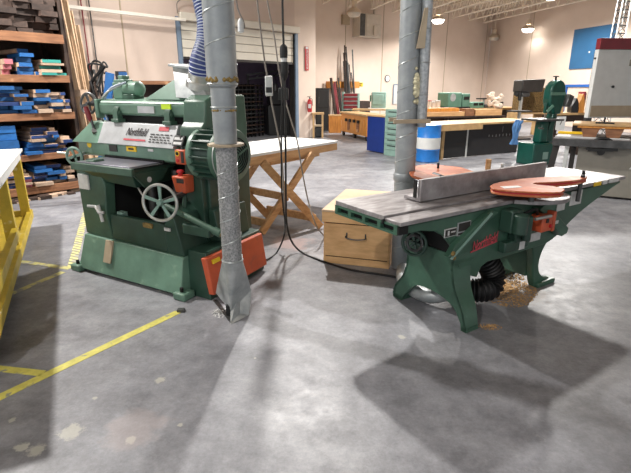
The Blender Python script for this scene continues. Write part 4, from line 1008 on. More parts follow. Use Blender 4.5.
# ================================================================ THROUGH THE DOOR
def box_thing(name, loc, rz, dims, m, label, cat, group=None, bev=.01):
    o = MB().box(0, dims[0], 0, dims[1], 0, dims[2]).build(name, m, loc=loc, bev=bev); o.rotation_euler = (0, 0, rz); return tag(o, label, cat, group)
Y = 15.3; a = yq(234, 84, Y); c = yq(262, 84, Y+1.1); e = V((c.x-a.x, 1.1, 0)); hgt_ = a.z; Lr = e.length
rk = empty('slatted_rack', (a.x, Y, 0), math.atan2(e.y, e.x), 'dark slatted drying rack standing beyond the raised roll-up door', 'rack')
b = MB()
for i in range(8): b.box(Lr*i/7-.02, Lr*i/7+.02, 0, .06, 0, hgt_)
b.build('rack_post', 'black', rk)
for i in range(13): MB().box(-.02, Lr+.02, -.03, .35, .12+i*(hgt_-.12)/12.5, .155+i*(hgt_-.12)/12.5).build('rack_slat', 'steel_dark' if i % 2 else 'darkwood', rk)
b = MB().box(-.02, Lr+.02, .4, .43, 0, hgt_); b.build('rack_back', 'void', rk)
a = yq(272, 90, 16.4)
r_ = empty('dark_machine', (a.x-.15, 16.4, 0), R(20), 'dark machine cabinet in shade right of the slatted rack', 'machine')
MB().box(0, .9, 0, .7, 0, 1.0).build('cabinet', 'black', r_, bev=.03); MB().box(.1, .6, .05, .6, 1.0, 1.45).build('head_box', 'black', r_, bev=.04); MB().cyl((.35, .3, 1.45), (.35, .3, 1.7), .08).build('spindle', 'steel_dark', r_)
a = yq(255, 76, 15.8)
b = MB(); b.bar((-.6, 0, 2.0), (1.3, .6, 2.25), .06, .06); b.bar((-.6, 0, 1.85), (1.3, .6, 2.1), .05, .05)
for i in range(6): b.bar((-.6+.32*i, .1*i, 1.86+.04*i), (-.44+.32*i, .05+.1*i, 2.04+.04*i), .03, .03)
b.cyl((-.55, 0, 0), (-.55, 0, 2.0), .04); b.cyl((1.2, .55, 0), (1.2, .55, 2.2), .04)
o = b.build('lifting_frame', 'steel_dark', loc=(a.x+.1, 17.4, 0)); tag(o, 'grey steel frame crossing behind the top of the slatted rack', 'frame')

# ---------------------------------------------------------- pier with sign and extinguisher
def wall_panel(name, u0, u1, v0, v1, p0, d0, th, m, lift=.01, parent=None):
    a = wallpt(u0, (v0+v1)/2, p0, d0); c = wallpt(u1, (v0+v1)/2, p0, d0); zt = wallpt((u0+u1)/2, v0, p0, d0).z; zb = wallpt((u0+u1)/2, v1, p0, d0).z
    n = V((d0.y, -d0.x, 0)); n = n if n.dot(V((-a.x, -a.y, 0))) > 0 else -n
    d = c-a; d.z = 0; L = d.length; ang = math.atan2(d.y, d.x)
    a = a+n*(lift+th)
    o = MB().box(0, L, 0, th, 0, zt-zb).build(name, m, loc=(a.x, a.y, zb)); o.rotation_euler = (0, 0, ang)
    return o, L, zt-zb
sg, Ls, Hs = wall_panel('fire_sign', 304.6, 308, 46.5, 70.5, DW0, DWd, .02, 'red'); tag(sg, 'tall narrow red fire extinguisher sign on the pier', 'sign')
MB().box(.1*Ls, .9*Ls, -.004, 0, Hs*.9, Hs*.985).build('sign_figure', 'offwhite', sg)
lettering('sign_lettering', 'FIRE EXTINGUISHER', Ls*.62, 'offwhite', sg, (Ls/2, -.004, Hs*.46), (0, 0, -1), (1, 0, 0), 0, .001, fit=Hs*.82)
a = wallpt(307.5, 112, DW0, DWd)-rn*.1; ex = empty('fire_extinguisher', (a.x, a.y, a.z), 0, 'red fire extinguisher hung low on the pier', 'fire extinguisher')
hh = wallpt(307.5, 96, DW0, DWd).z-a.z
MB().lathe([(.06, 0), (.075, .02), (.075, hh*.66), (.05, hh*.78), (.02, hh*.82)], (0, 0, 0), (0, 0, 1), 18).build('cylinder_body', 'red', ex)
MB().box(-.02, .02, -.02, .02, hh*.8, hh*.95).build('valve', 'steel_dark', ex); MB().box(-.05, .05, -.079, -.06, hh*.25, hh*.5).build('instruction_label', 'label', ex)
MB().bar((-.08, 0, hh*.95), (.05, 0, hh), .02, .015).build('lever', 'black', ex); MB().tube([(.02, 0, hh*.88), (.08, -.02, hh*.8), (.09, -.02, hh*.4)], .01, 6).build('discharge_hose', 'black', ex)
MB().box(-.03, .03, .06, .10, hh*.3, hh*.7).build('wall_hook', 'steel_dark', ex)

# ================================================================ FAR SIDE OF THE SHOP
def thing_at(name, a, b, label, cat, z=0.0, group=None):
    r, W = fb(name, a, b, z); tag(r, label, cat, group); return r, W
def hz_at(r, u, v):             # height of a sight line above a thing's root
    d = ray(u, v); t = r.location.y/d.y; return CAMH+d.z*t
# navy cabinet and mint drawer cabinet
r, W = thing_at('tool_cabinet', (366.5, 151), (383, 154), 'dark navy blue cabinet left of the mint drawer cabinet', 'cabinet')
h = hz_at(r, 366, 116)
MB().box(0, W, 0, .7, .02, h).build('cabinet_body', 'navy', r, bev=.01); MB().box(-.02, W+.02, -.02, .72, h, h+.04).build('cabinet_top', 'deskwood', r, bev=.004); MB().box(0, .02, .02, .68, .06, h-.04).build('side_panel', 'navy', r)
r, W = thing_at('drawer_cabinet', (383.5, 155), (399, 157.5), 'mint green drawer cabinet beside the right duct', 'cabinet')
h = hz_at(r, 385, 109)
cbx = MB().box(0, W, 0, .6, .0, h).build('cabinet_body', 'mint', r, bev=.008)
for i in range(7):
    d_ = MB().box(.03, W-.03, -.015, .0, h*(.14+i*.12), h*(.245+i*.12)).build('drawer', 'mint', r, bev=.003)
    MB().box(W*.25, W*.75, -.03, -.015, h*(.22+i*.12), h*(.235+i*.12)).build('handle', 'dlabel', d_)
# orange wood cabinet on wheels with cut-outs
A = at(341, 135); B = at(366, 141.5)
r = empty('wooden_rolling_cabinet', (A.x, A.y, 0), math.atan2(B.y-A.y, B.x-A.x), 'orange stained wooden rolling cabinet with slots, left of the navy cabinet', 'cabinet'); W = (B-A).length
h = hz_at(r, 341, 113)
MB().box(0, W, 0, .6, .14, h).build('cabinet_body', 'cabwood', r, bev=.01)
for i in range(5): MB().box(W*(.1+i*.18), W*(.2+i*.18), -.012, .0, h*.3, h*(.86-.1*(i % 2))).build('slot_panel', 'shelfwood' if i % 2 else 'cabwood', r)
for i in range(4): MB().box(W*(.2+.16*i), W*(.28+.16*i), -.04, -.013, h*.68, h*.8).build('hung_tool', 'void', r)
MB().box(-.05, W+.05, -.05, .65, h, h+.05).build('top_board', 'deskwood', r, bev=.004)
for x in (.1, W*.5, W-.1):
    for y in (.06, .54): MB().cyl((x, y-.03, .07), (x, y+.03, .07), .07, n=14).build('caster', 'rubber', r)
A0 = r.location.copy(); rz0 = r.rotation_euler.z; h0 = h
# small things on cabinets
def on(nm, u, v, Y, dims, m, label, cat, rz=0.0, group=None, z=None):
    p = yq(u, v, Y); z = p.z if z is None else z
    return box_thing(nm, (p.x-dims[0]/2, Y, z), rz, dims, m, label, cat, group, bev=.008)
# parts bin tower with red bins
p = yq(350, 114, 19.2); r = empty('parts_bin_rack', (p.x-.33, 19.2, 0), R(-15), 'mint rack holding dark red bins left of the mint machine', 'parts rack')
zt = yq(350, 92, 19.2).z; MB().box(0, .06, 0, .3, 0, zt).build('rack_side', 'mint', r); MB().box(.62, .66, 0, .3, 0, zt-.05).build('rack_side', 'mint', r); MB().box(.06, .62, .27, .3, 0, zt-.05).build('rack_back', 'mint', r)
for i in range(4): z = zt-.16-i*.155; MB().box(.08, .6, -.03, .25, z, z+.1).build('parts_bin', 'darkred', r, bev=.01)
b = MB()
for i in range(5): b.box(.06, .62, -.02, .27, zt-.19-i*.155, zt-.175-i*.155)
b.build('rack_shelf', 'white', r)
# mint machine
p = yq(371, 108, 18.1); r = empty('bench_machine', (p.x, 18.1, p.z), R(-10), 'boxy mint green bench machine standing behind the navy cabinet', 'machine')
zt = yq(371, 92, 18.1).z-p.z
MB().box(0, .54, 0, .45, 0, zt).build('machine_body', 'mint', r, bev=.03); MB().box(.05, .44, -.03, .0, zt*.2, zt*.85).build('front_panel', 'mint', r, bev=.02); MB().cyl((-.04, .1, zt*.4), (-.04, .1, zt*.8), .03).build('side_knob', 'mgreen', r); MB().box(-.1, .55, -.05, .3, -.03, 0).build('machine_foot', 'offwhite', r)
p2 = yq(352, 108, 18.0); r2 = empty('side_bench', (p2.x, 17.9, 0), R(-8), 'bench behind the rolling cabinet holding the boxy mint machine', 'bench')
MB().box(0, 1.5, 0, .8, p.z-.08, p.z-.03).build('bench_top', 'deskwood', r2)
for x in (0, 1.42): MB().box(x, x+.08, .02, .1, 0, p.z-.08).build('bench_leg', 'steel_dark', r2)

# white window panel and clock, yellow sign, heater
o, L_, Hh = wall_panel('window_1', 393, 403, 85, 104, BW0, BWd, .03, 'offwhite'); tag(o, kind='structure')
MB().box(-.03, L_+.03, -.02, .0, Hh, Hh+.04).build('window_frame', 'blueframe', o); MB().box(-.04, .0, -.02, .0, 0, Hh).build('window_frame', 'blueframe', o)
a = wallpt(387, 78.5, BW0, BWd); n = V((BWd.y, -BWd.x, 0)); ck = empty('wall_clock', a+n*.03, math.atan2(BWd.y, BWd.x), 'small round wall clock on the back wall', 'clock')
MB().lathe([(.001, 0), (.14, 0), (.15, .01), (.15, .05), (.13, .05), (.13, .035), (.001, .035)], (0, .03, 0), (0, -1, 0), 24).build('clock_case', 'black', ck)
MB().lathe([(.001, 0), (.125, 0), (.125, .006), (.001, .006)], (0, -.006, 0), (0, -1, 0), 24).build('clock_face', 'white', ck)
b = MB(); b.bar((0, -.014, 0), (.0, -.014, .09), .012, .006, up=(0, 1, 0)); b.bar((0, -.014, 0), (.06, -.014, -.02), .012, .006, up=(0, 1, 0)); b.build('clock_hand', 'black', ck)
o, L_, Hh = wall_panel('wall_sign', 357.5, 362.5, 82.5, 86.5, BW0, BWd, .02, 'ylabel'); tag(o, 'small yellow sign on the back wall left of the clock', 'sign'); MB().box(L_*.15, L_*.85, -.004, 0, Hh*.55, Hh*.8).build('sign_line', 'dlabel', o); MB().box(L_*.15, L_*.7, -.004, 0, Hh*.2, Hh*.38).build('sign_line', 'dlabel', o)
o, L_, Hh = wall_panel('unit_heater', 352.5, 374, 15, 38, BW0, BWd, .45, 'greybox'); tag(o, 'pale boxy heater hung high on the back wall', 'heater')
MB().box(L_*.03, L_*.25, -.02, .0, .03, Hh-.03).build('heater_grille', 'steel_dark', o); MB().box(L_*.3, L_*.97, -.03, .0, .04, Hh-.04).build('heater_cover', 'greybox', o, bev=.02); MB().box(L_*.6, L_*.85, -.12, -.03, .08, Hh*.5).build('heater_control', 'greybox', o, bev=.02)
MB().cyl((L_*.8, .2, Hh), (L_*.8, .2, Hh+.25), .05).build('flue', 'greybox', o)
o, L_, Hh = wall_panel('wall_lamp_box', 341, 348, 15, 25, BW0, BWd, .12, 'tan'); tag(o, 'small tan lamp fitting left of the heater', 'wall lamp')
# dark cabinet, bench and black bin by the corner
r, W = thing_at('dark_cabinet', (313, 135), (331, 135), 'tall black cabinet half hidden behind the pier', 'cabinet')
h = hz_at(r, 322, 88); MB().box(0, W*.95, 0, .6, 0, h).build('cabinet_body', 'black', r, bev=.01); MB().box(W*.3, W*.9, -.02, 0, h*.55, h*.95).build('door', 'black', r, bev=.01); MB().box(W*.33, W*.36, -.04, -.02, h*.65, h*.8).build('handle', 'steel_dark', r)
r.location.y += 1.6
r, W = thing_at('low_table', (312, 138), (324, 138), 'small pale table in front of the black cabinet', 'table')
h = hz_at(r, 320, 113); MB().box(0, W, 0, .5, h-.05, h).build('table_top', 'deskwood', r); 
for x in (0.02, W-.08): MB().box(x, x+.06, .02, .08, 0, h-.05).build('leg', 'deskwood', r)
MB().box(.1, W-.02, .1, .5, h*.45, h*.5).build('shelf', 'tan', r); MB().box(.1, W-.02, .12, .48, 0.02, h*.42).build('bin', 'black', r, bev=.02)
r, W = thing_at('wooden_crate', (329, 133), (341, 133), 'pale wooden crate left of the orange cabinet', 'crate')
h = hz_at(r, 335, 116); MB().box(0, W, 0, .5, 0, h).build('crate_side', 'cabwood', r, bev=.01); MB().box(-.02, W+.02, -.02, .52, h, h+.03).build('crate_lid', 'deskwood', r)
# rods leaning against the back wall with wooden rail
o, L_, Hh = wall_panel('rod_rail', 326, 355, 81.5, 88, BW0, BWd, .3, 'cabwood'); tag(o, 'orange wooden rail holding the leaning rods', 'rail')
RODL = ['dark metal rod leaning in the bundle on the back wall', 'rods in the bundle on the back wall']
rnd = random.Random(4)
for i in range(16):
    u = 338+rnd.uniform(0, 11); vt = rnd.uniform(44, 76); p = wallpt(u, vt, BW0, BWd)+n*.38; q = wallpt(u+rnd.uniform(-3.5, 2), 120, BW0, BWd)+n*.75; q.z = 0
    o = MB().cyl((0, 0, 0), p-q, rnd.uniform(.02, .035), n=7).build('leaning_rod', rnd.choice(['black', 'darkwood', 'steel_dark', 'darkwood']), loc=q); tag(o, RODL[0], 'rod', RODL[1])
for i in range(6):
    u = 325+i*1.8; vt = rnd.uniform(78, 92); p = wallpt(u, vt, BW0, BWd)+n*.42; q = wallpt(u+rnd.uniform(-1, 1), 120, BW0, BWd)+n*.9; q.z = 0
    o = MB().cyl((0, 0, 0), p-q, rnd.uniform(.03, .06), n=7).build('leaning_rod', rnd.choice(['darkred', 'black', 'darkwood']), loc=q); tag(o, 'short dark rod leaning left of the tall bundle', 'rod', 'short rods left of the bundle')
# black bench mass behind rods
r = box_thing('scrap_bin', (wallpt(333, 110, BW0, BWd)+n*1.4).to_tuple()[:2]+(0,), R(34), (.9, .45, 1.05), 'darkwood', 'dark wooden scrap bin below the leaning rods', 'bin')
# barrel
pA = at(418, 163); pB = at(441.5, 163); cx = (pA.x+pB.x)/2; rr_ = (pB.x-pA.x)/2
br_ = empty('barrel', (cx, pA.y+rr_, 0), 0, 'blue drum with a white middle band standing by the black panelled desk', 'barrel'); h = hz_at(br_, 430, 124.5)
MB().lathe([(rr_*.95, 0), (rr_, .02), (rr_*.98, .04), (rr_*.98, h*.32), (rr_*1.01, h*.335), (rr_*.98, h*.35), (rr_*.98, h*.65), (rr_*1.01, h*.665), (rr_*.98, h*.68), (rr_*.98, h*.97), (rr_, h*.99), (rr_*.94, h), (.001, h)], (0, 0, 0), (0, 0, 1), 32).build('drum', 'barrelblue', br_)
MB().lathe([(rr_*.97, 0), (rr_*1.003, 0), (rr_*1.003, h*.3), (rr_*.97, h*.3)], (0, 0, h*.36), (0, 0, 1), 32).build('white_band', 'offwhite', br_)
# desk with black panels
dk, W = thing_at('work_desk', (443, 159.5), (515, 152.5), 'long wooden desk faced with black panels behind the barrel', 'desk')
h = hz_at(dk, 443, 124)
tp = MB().box(-.28, W+.55, -.12, .85, h-.045, h).build('desk_top', 'deskwood', dk, bev=.004)
MB().box(-.28, W*.42, -.14, -.12, h-.14, h).build('front_rail', 'deskwood', dk)
MB().box(.0, W*.28, 0, .03, .02, h-.05).build('front_panel', 'blackpanel', dk); MB().box(W*.28, W*.3, -.004, .03, .0, h-.05).build('panel_joint', 'offwhite', dk)
fp2 = MB().box(W*.3, W, 0, .03, .02, h-.05).build('front_panel', 'blackpanel', dk)
rnd = random.Random(6)
for i in range(7): x = W*(.58+i*.05); MB().box(x, x+.025, -.003, .0, h*.55+rnd.uniform(-.01, .01), h*.6+rnd.uniform(0, .02)).build('chalk_mark', 'chalk', fp2)
MB().box(W*.77, W*.775, -.003, 0, h*.68, h*.85).build('chalk_mark', 'chalk', fp2)
MB().box(-.08, .0, 0, .8, 0, h-.05).build('end_panel', 'deskwood', dk); MB().box(W, W+.05, .0, .8, 0, h-.05).build('end_panel', 'blackpanel', dk)
wp = MB().box(-.27, -.09, .1, .75, .0, h-.05).build('side_panel', 'offwhite', dk)
# long back bench with boards and green machines
A = at(425, 110, .92); B = at(512, 107.5, .92); bb = empty('long_workbench', (A.x, A.y, 0), math.atan2(B.y-A.y, B.x-A.x), 'long workbench along the back wall carrying green machine boxes', 'workbench'); W = (B-A).length
MB().box(-.3, W+.6, 0, .9, .86, .92).build('bench_top', 'deskwood', bb); b = MB()
for i in range(6): x = -.2+i*(W+.6)/5; MB().box(x, x+.1, .05, .8, 0, .86).build('bench_leg', 'darkwood', bb)
MB().box(-.2, W+.5, .6, .8, .2, .3).build('lower_rail', 'shelfwood', bb)
BM = Matrix.Translation(bb.location) @ Matrix.Rotation(bb.rotation_euler.z, 4, 'Z'); BMi = BM.inverted(); brz = bb.rotation_euler.z
def bench_x(u): d = ray(u, 105); ln = BMi.to_3x3() @ V((d.x, d.y, 0)); o_ = BMi @ V((0, 0, 0)); t = (.3-o_.y)/ln.y; return o_.x+ln.x*t
def bench_z(u, v): x = bench_x(u); p = BM @ V((x, .3, 0)); return CAMH+ray(u, v).z*(p.y/ray(u, v).y)
def on_bench(nm, u0, u1, v, label, cat):
    x0, x1 = bench_x(u0), bench_x(u1); p = BM @ V((x0, .15, .92)); return empty(nm, p, brz, label, cat), x1-x0, bench_z((u0+u1)/2, v)-.92
r, w, h = on_bench('bench_planer', 444.5, 466, 92.5, 'large green machine box on the back workbench', 'machine')
MB().box(0, w*.62, 0, .5, 0, h).build('machine_body', 'mgreen', r, bev=.03); MB().box(w*.66, w, 0, .5, 0, h*.93).build('side_cabinet', 'mgreen', r, bev=.02); MB().lathe([(.001, 0), (.12, 0), (.12, .01), (.001, .01)], (w*.2, 0, h*.7), (0, -1, 0), 18).build('round_plate', 'plate', r)
MB().box(w*.7, w*.95, -.015, 0, h*.55, h*.75).build('dark_panel', 'black', r); MB().box(-.1, w*1.02, -.03, .45, .0, .06).build('machine_foot', 'black', r)
r, w, h = on_bench('machine_tray', 469, 480.5, 102, 'low green box with dark openings right of the large green machine', 'machine')
MB().box(0, w, 0, .4, 0, h).build('machine_body', 'mgreen', r, bev=.02)
for i in range(2): MB().box(w*(.1+.45*i), w*(.45+.45*i), -.012, 0, h*.45, h*.85).build('opening', 'void', r)
r, w, h = on_bench('bench_grinder', 481.5, 496, 98, 'dark bench tool with a wide flat top on the back workbench', 'machine')
MB().box(0, w, 0, .4, 0, h*.35).build('tool_base', 'steel_dark', r, bev=.02); b = MB().box(-.12, w*1.05, .1, .3, h*.88, h); b.build('tool_top', 'black', r)
for i in range(3): MB().cyl((w*(.2+.3*i), .2, h*.35), (w*(.2+.3*i), .2, h*.88), .04).build('tool_post', 'bright', r)
MB().box(w*1.08, w*1.25, 0, .3, 0, h*.6).build('tool_side', 'black', r)
r, w, h = on_bench('paint_can', 425, 432, 104, 'pale cans grouped at the left end of the back workbench', 'cans'); bpy.data.objects.remove(r)
for i in range(4):
    p = BM @ V((bench_x(424+i*4.5), .3, .92)); r = empty('paint_can', p, 0, 'small pale can on the back workbench beside the duct', 'can', 'pale cans on the workbench')
    MB().lathe([(.09, 0), (.09, .2+.04*(i % 2)), (.08, .21+.04*(i % 2))], (0, 0, 0), (0, 0, 1), 14).build('can_body', 'whiterag', r); MB().lathe([(.092, 0), (.092, .02)], (0, 0, .21+.04*(i % 2)), (0, 0, 1), 14).build('can_lid', 'red' if i == 1 else 'offwhite', r)
# wooden bench nearer with boards (pale planks between)
A = at(426, 117, .79); B = at(506, 115.5, .79); b2_ = empty('lumber_bench', (A.x, A.y, 0), math.atan2(B.y-A.y, B.x-A.x), 'low bench behind the desk topped with pale planks', 'bench'); W = (B-A).length
MB().box(0, W, 0, .7, .75, .79).build('bench_top', 'darkwood', b2_); 
for i in range(5): x = i*(W-.1)/4; MB().box(x, x+.1, .05, .6, 0, .75).build('bench_leg', 'darkwood', b2_)
B2 = Matrix.Translation(b2_.location) @ Matrix.Rotation(b2_.rotation_euler.z, 4, 'Z')
for i, (x0, x1, y, z, hgt_, mt, lab) in enumerate([(0.05, W*.5, .1, .792, .12, 'wood', 'long pale plank at the left of the low bench behind the desk'), (W*.05, W*.45, .2, .914, .1, 'cabwood', 'orange plank lying on top of the left pale plank'), (W*.5, W*.62, .1, .792, .2, 'shelfwood', 'short brown block in the middle of the low bench'), (W*.63, W*.98, .1, .792, .17, 'wood', 'thick pale plank at the right of the low bench behind the desk')]):
    o = MB().box(0, x1-x0-.02, 0, .3, 0, hgt_).build('plank', mt, loc=B2 @ V((x0, y, z)), bev=.005); o.rotation_euler = (0, 0, b2_.rotation_euler.z); tag(o, lab, 'plank')
# heap of rags
def rags(nm, c, dims, n, m, label, seed):
    rnd = random.Random(seed); b = MB()
    for i in range(n):
        p = V((rnd.uniform(-1, 1)*dims[0], rnd.uniform(-1, 1)*dims[1], rnd.uniform(0, 1)*dims[2])); q = rnd.uniform(.05, .1)
        b.lathe([(.2*q, -q), (.8*q, -.5*q), (q*rnd.uniform(.6, 1.2), 0), (.6*q, .6*q), (.1*q, q)], p, (rnd.uniform(-1, 1), rnd.uniform(-1, 1), 1), 7)
    o = b.build(nm, m, loc=c); return tag(o, label, 'rags')
rags('rag_heap', B2 @ V((W*.92, .25, 1.05)), (.2, .08, .34), 22, 'whiterag', 'pale crumpled rags heaped left of the drill press', 1)
# drill press
Y = 15.2; p = yq(516, 140, Y); dp = empty('drill_press', (p.x, Y, 0), R(20), 'black headed drill press standing behind the bandsaw', 'drill press')
zt = yq(520, 80, Y).z; zb = yq(520, 92, Y).z
MB().cyl((0, 0, .0), (0, 0, zt-.05), .05).build('column', 'bright', dp); MB().hexa([(-.2, -.2, zb), (.62, -.2, zb), (.62, .2, zb), (-.2, .2, zb)], [(-.2, -.2, zt), (.68, -.2, zt+.03), (.68, .2, zt+.03), (-.2, .2, zt)]).build('belt_cover', 'dlabel', dp, bev=.03)
b = MB().box(-.12, .18, -.16, .16, zb-.14, zb); b.build('press_head', 'steel_dark', dp, bev=.03); MB().cyl((-.16, -.1, zb-.25), (-.16, -.1, zb), .05).build('quill', 'black', dp); MB().cyl((-.2, 0, zb-.1), (-.2, 0, zb+.0), .09).build('press_motor', 'black', dp)
MB().box(-.3, .25, -.25, .25, .85, .89).build('press_table', 'steel_dark', dp); MB().box(-.3, .3, -.3, .3, 0, .06).build('press_base', 'steel_dark', dp)
# brown woven material rack behind bandsaw
A = yq(519, 113, 15.9); r = empty('firewood_rack', (A.x, A.y, 0), R(25), 'brown bundled sticks piled on a bench behind the drill press', 'wood pile')
zt = yq(530, 85, A.y).z; zq = yq(530, 113, A.y).z
MB().box(0, 1.3, 0, .5, zq-.05, zq).build('bench_top', 'deskwood', r); MB().box(0, .08, 0, .5, 0, zq-.05).build('bench_leg', 'deskwood', r); MB().box(1.22, 1.3, 0, .5, 0, zq-.05).build('bench_leg', 'deskwood', r)
MB().box(.1, 1.25, .03, .45, zq, zt-.08).build('stick_bundle', 'straw', r, bev=.05)
rnd = random.Random(3)
for i in range(26): x = rnd.uniform(.12, 1.2); z = rnd.uniform(zq+.1, zt-.1); MB().bar((x, .02, z), (x+rnd.uniform(-.12, .12), .0, z+rnd.uniform(-.1, .1)), .015, .015, up=(0, 1, 0)).build('loose_stick', 'foam_brown', r)
p = yq(522, 140, 10.6); b = MB(); rnd = random.Random(8)
for i in range(6): b.tube(spline([(rnd.uniform(-.04, .1), rnd.uniform(0, .08), .86), (rnd.uniform(-.1, .08), rnd.uniform(0, .08), .7), (rnd.uniform(-.06, .1), .02, .5), (rnd.uniform(-.12, .05), .03, .32)], 4), .03, 6)
o = b.build('blue_strap', 'rag', loc=(p.x, 10.9, 0)); tag(o, 'blue straps hanging down at the left of the bandsaw table', 'strap')
# bandsaw
bs = empty('bandsaw', (4.72, 10.15, 0), R(20), 'dark green bandsaw standing beyond the jointer fence', 'bandsaw')
hb_ = hz_at(bs, 538, 80); ht = hz_at(bs, 540, 118)
MB().box(-.28, .28, -.22, .25, 0, .45).build('base_cabinet', 'sawgreen', bs, bev=.02); MB().box(-.02, .12, -.226, -.22, .12, .27).build('maker_plate', 'mint', bs)
MB().hexa([(-.05, -.12, .45), (.16, -.12, .45), (.16, .1, .45), (-.05, .1, .45)], [(-.03, -.1, ht-.06), (.15, -.1, ht-.06), (.15, .1, ht-.06), (-.03, .1, ht-.06)]).build('lower_wheel_cover', 'sawgreen', bs, bev=.03); MB().prism([(.16, .45), (.34, .45), (.33, ht-.25), (.37, ht+.1), (.25, ht+.1), (.18, ht-.3)], 'y', -.08, .1).build('saw_column', 'sawgreen', bs, bev=.02)
MB().prism(curve2([(.06, hb_-.40), (.07, hb_-.18), (.14, hb_-.05), (.27, hb_), (.39, hb_-.06), (.45, hb_-.2), (.44, hb_-.42), (.40, ht+.08)], 4)+[(.22, ht+.08), (.18, hb_-.56), (.1, hb_-.52)], 'y', -.13, .08).build('upper_wheel_cover', 'sawgreen', bs, bev=.025)
MB().box(.06, .45, -.137, -.128, hb_-.30, hb_-.24).build('pale_stripe', 'mgreen', bs); MB().cyl((.26, 0, hb_), (.26, 0, hb_+.07), .02).build('tension_screw', 'black', bs); MB().lathe([(.001, 0), (.06, 0), (.06, .02), (.001, .02)], (.26, 0, hb_+.06), (0, 0, 1), 14).build('tension_wheel', 'black', bs)
MB().box(-.28, .34, -.3, .25, ht-.05, ht-.01).build('saw_table', 'steel_dark', bs, bev=.004); MB().box(.02, .09, -.08, -.02, ht+.1, hb_-.45).build('blade_guide', 'sawgreen', bs, bev=.01); MB().box(.05, .06, -.06, -.045, ht-.02, ht+.12).build('blade', 'bright', bs)
MB().hexa([(.43, -.2, hb_-.52), (.56, -.2, hb_-.54), (.58, .0, hb_-.54), (.45, .0, hb_-.52)], [(.5, -.2, hb_-.27), (.64, -.2, hb_-.32), (.66, .0, hb_-.32), (.52, .0, hb_-.27)]).build('switch_box', 'steel_dark', bs, bev=.02)
MB().bar((-.1, -.2, ht-.2), (-.26, -.25, ht-.18), .03, .03).build('table_lever', 'steel_dark', bs); MB().bar((.0, -.15, hb_-.62), (.12, -.17, hb_-.5), .03, .05).build('guide_knob', 'mgreen', bs)
# blue framed doorway on the right wall
o, L_, Hh = wall_panel('door_2', 566, 589, 87, 118, RW0, RWd, .04, 'whiterag'); tag(o, kind='structure')
b = MB(); b.box(-.06, L_+.06, -.06, -.0, Hh, Hh+.1); b.box(L_-.02, L_+.1, -.06, 0, 0, Hh); b.box(-.1, .03, -.06, 0, 0, Hh); b.build('door_frame', 'bluetrim', o); MB().box(L_*.62, L_*.9, -.1, -.05, Hh*.45, Hh*.85).build('hung_sign', 'darkred', o)
# light strip ledge on wall and blue board
o, L_, Hh = wall_panel('wall_board', 573, 615, 27, 68, RW0, RWd, .05, 'boardblue'); tag(o, 'large blue board mounted high on the right wall', 'board')
MB().box(L_*.45, L_*.48, -.01, 0, Hh*.38, Hh*.42).build('bolt_spot', 'offwhite', o)
# shelf clutter right of bandsaw
Y = 11.2; p = yq(562, 113, Y); r = empty('small_workbench', (p.x-.05, Y, 0), R(12), 'wooden workbench with a wall sheet between bandsaw and white panel', 'workbench'); zt = yq(570, 113, Y).z
MB().box(-.1, .9, 0, .5, zt-.05, zt).build('bench_top', 'deskwood', r); MB().box(-.1, .9, .02, .48, zt-.2, zt-.05).build('bench_apron', 'darkwood', r)
for x in (-.08, .8): MB().box(x, x+.08, .02, .48, 0, zt-.2).build('bench_leg', 'darkwood', r)
sh = MB().box(-.06, .17, -.02, .0, zt-.38, zt-.08).build('paper_sheet', 'white', r); lettering('sheet_lettering', '7', .16, 'dlabel', sh, (.05, -.022, zt-.22), (1, 0, 0), (0, 0, 1))
MB().box(.3, .75, .1, .4, zt-.55, zt-.5).build('lower_shelf', 'deskwood', r)
def small(u, v0, v1, Y, w, m, nm, label, cat):
    p = yq(u, v1, Y); h = yq(u, v0, Y).z-zt; o = MB().prism(curve2([(-w/2, 0), (-w*.55, h*.4), (-w*.2, h*.8), (0, h), (w*.3, h*.7), (w*.5, h*.3), (w*.5, 0)], 4), 'y', 0, .2).build(nm, m, loc=(p.x, Y+.1, zt)); return tag(o, label, cat)
small(563, 97, 113, Y, .1, 'deskwood', 'wood_block', 'upright wooden block on the small workbench beside the bandsaw', 'block'); small(577, 98, 113, Y, .16, 'black', 'hand_planer', 'black hand tool on the small workbench', 'tool'); small(583, 94, 113, Y, .14, 'cabwood', 'wood_offcut', 'brown offcut on the small workbench below the blue frame', 'offcut')
# table saw bench on the right
A = at(555, 137, .86); B = at(634, 140.5, .86); ts = empty('table_saw', (A.x, A.y, 0), math.atan2(B.y-A.y, B.x-A.x), 'grey table saw with a long dark front rail at the right edge', 'table saw'); W = (B-A).length
MB().box(0, W+1.0, 0, .9, .83, .86).build('saw_table', 'steel', ts, bev=.004); MB().box(-.02, W+1.0, -.05, .0, .74, .85).build('front_rail', 'steel_dark', ts, bev=.006)
MB().hexa([(-.08, .0, .0), (.0, .0, .0), (.0, .08, .0), (-.08, .08, .0)], [(.0, .0, .83), (.09, .0, .83), (.09, .08, .83), (.0, .08, .83)]).build('leg', 'dlabel', ts); MB().box(.22, .29, .5, .57, 0, .83).build('leg', 'dlabel', ts)
cbt = MB().box(.33, W+.8, .08, .85, .03, .82).build('saw_cabinet', 'greycab', ts, bev=.01)
MB().box(.14, .2, .3, .34, .1, .8).build('pale_batten', 'offwhite', ts)
b = MB(); b.ring((.62, -.01, .70), (0, 1, 0), .17, .022, 24, 8, PI*0, PI, ref=(-1, 0, 0)); b.bar((.45, -.01, .7), (.82, -.01, .72), .04, .04); b.cyl((.62, -.01, .68), (.62, .08, .68), .05, n=12); b.build('saw_handwheel', 'black', ts)
MB().prism([(1.0, .45), (1.14, .45), (1.07, .56)], 'y', .074, .08).build('warning_triangle', 'offwhite', ts)
MB().box(.0, W*.95, .02, .05, .862, .875).build('yellow_rule', 'offwhite', ts)
TS = Matrix.Translation(ts.location) @ Matrix.Rotation(ts.rotation_euler.z, 4, 'Z')
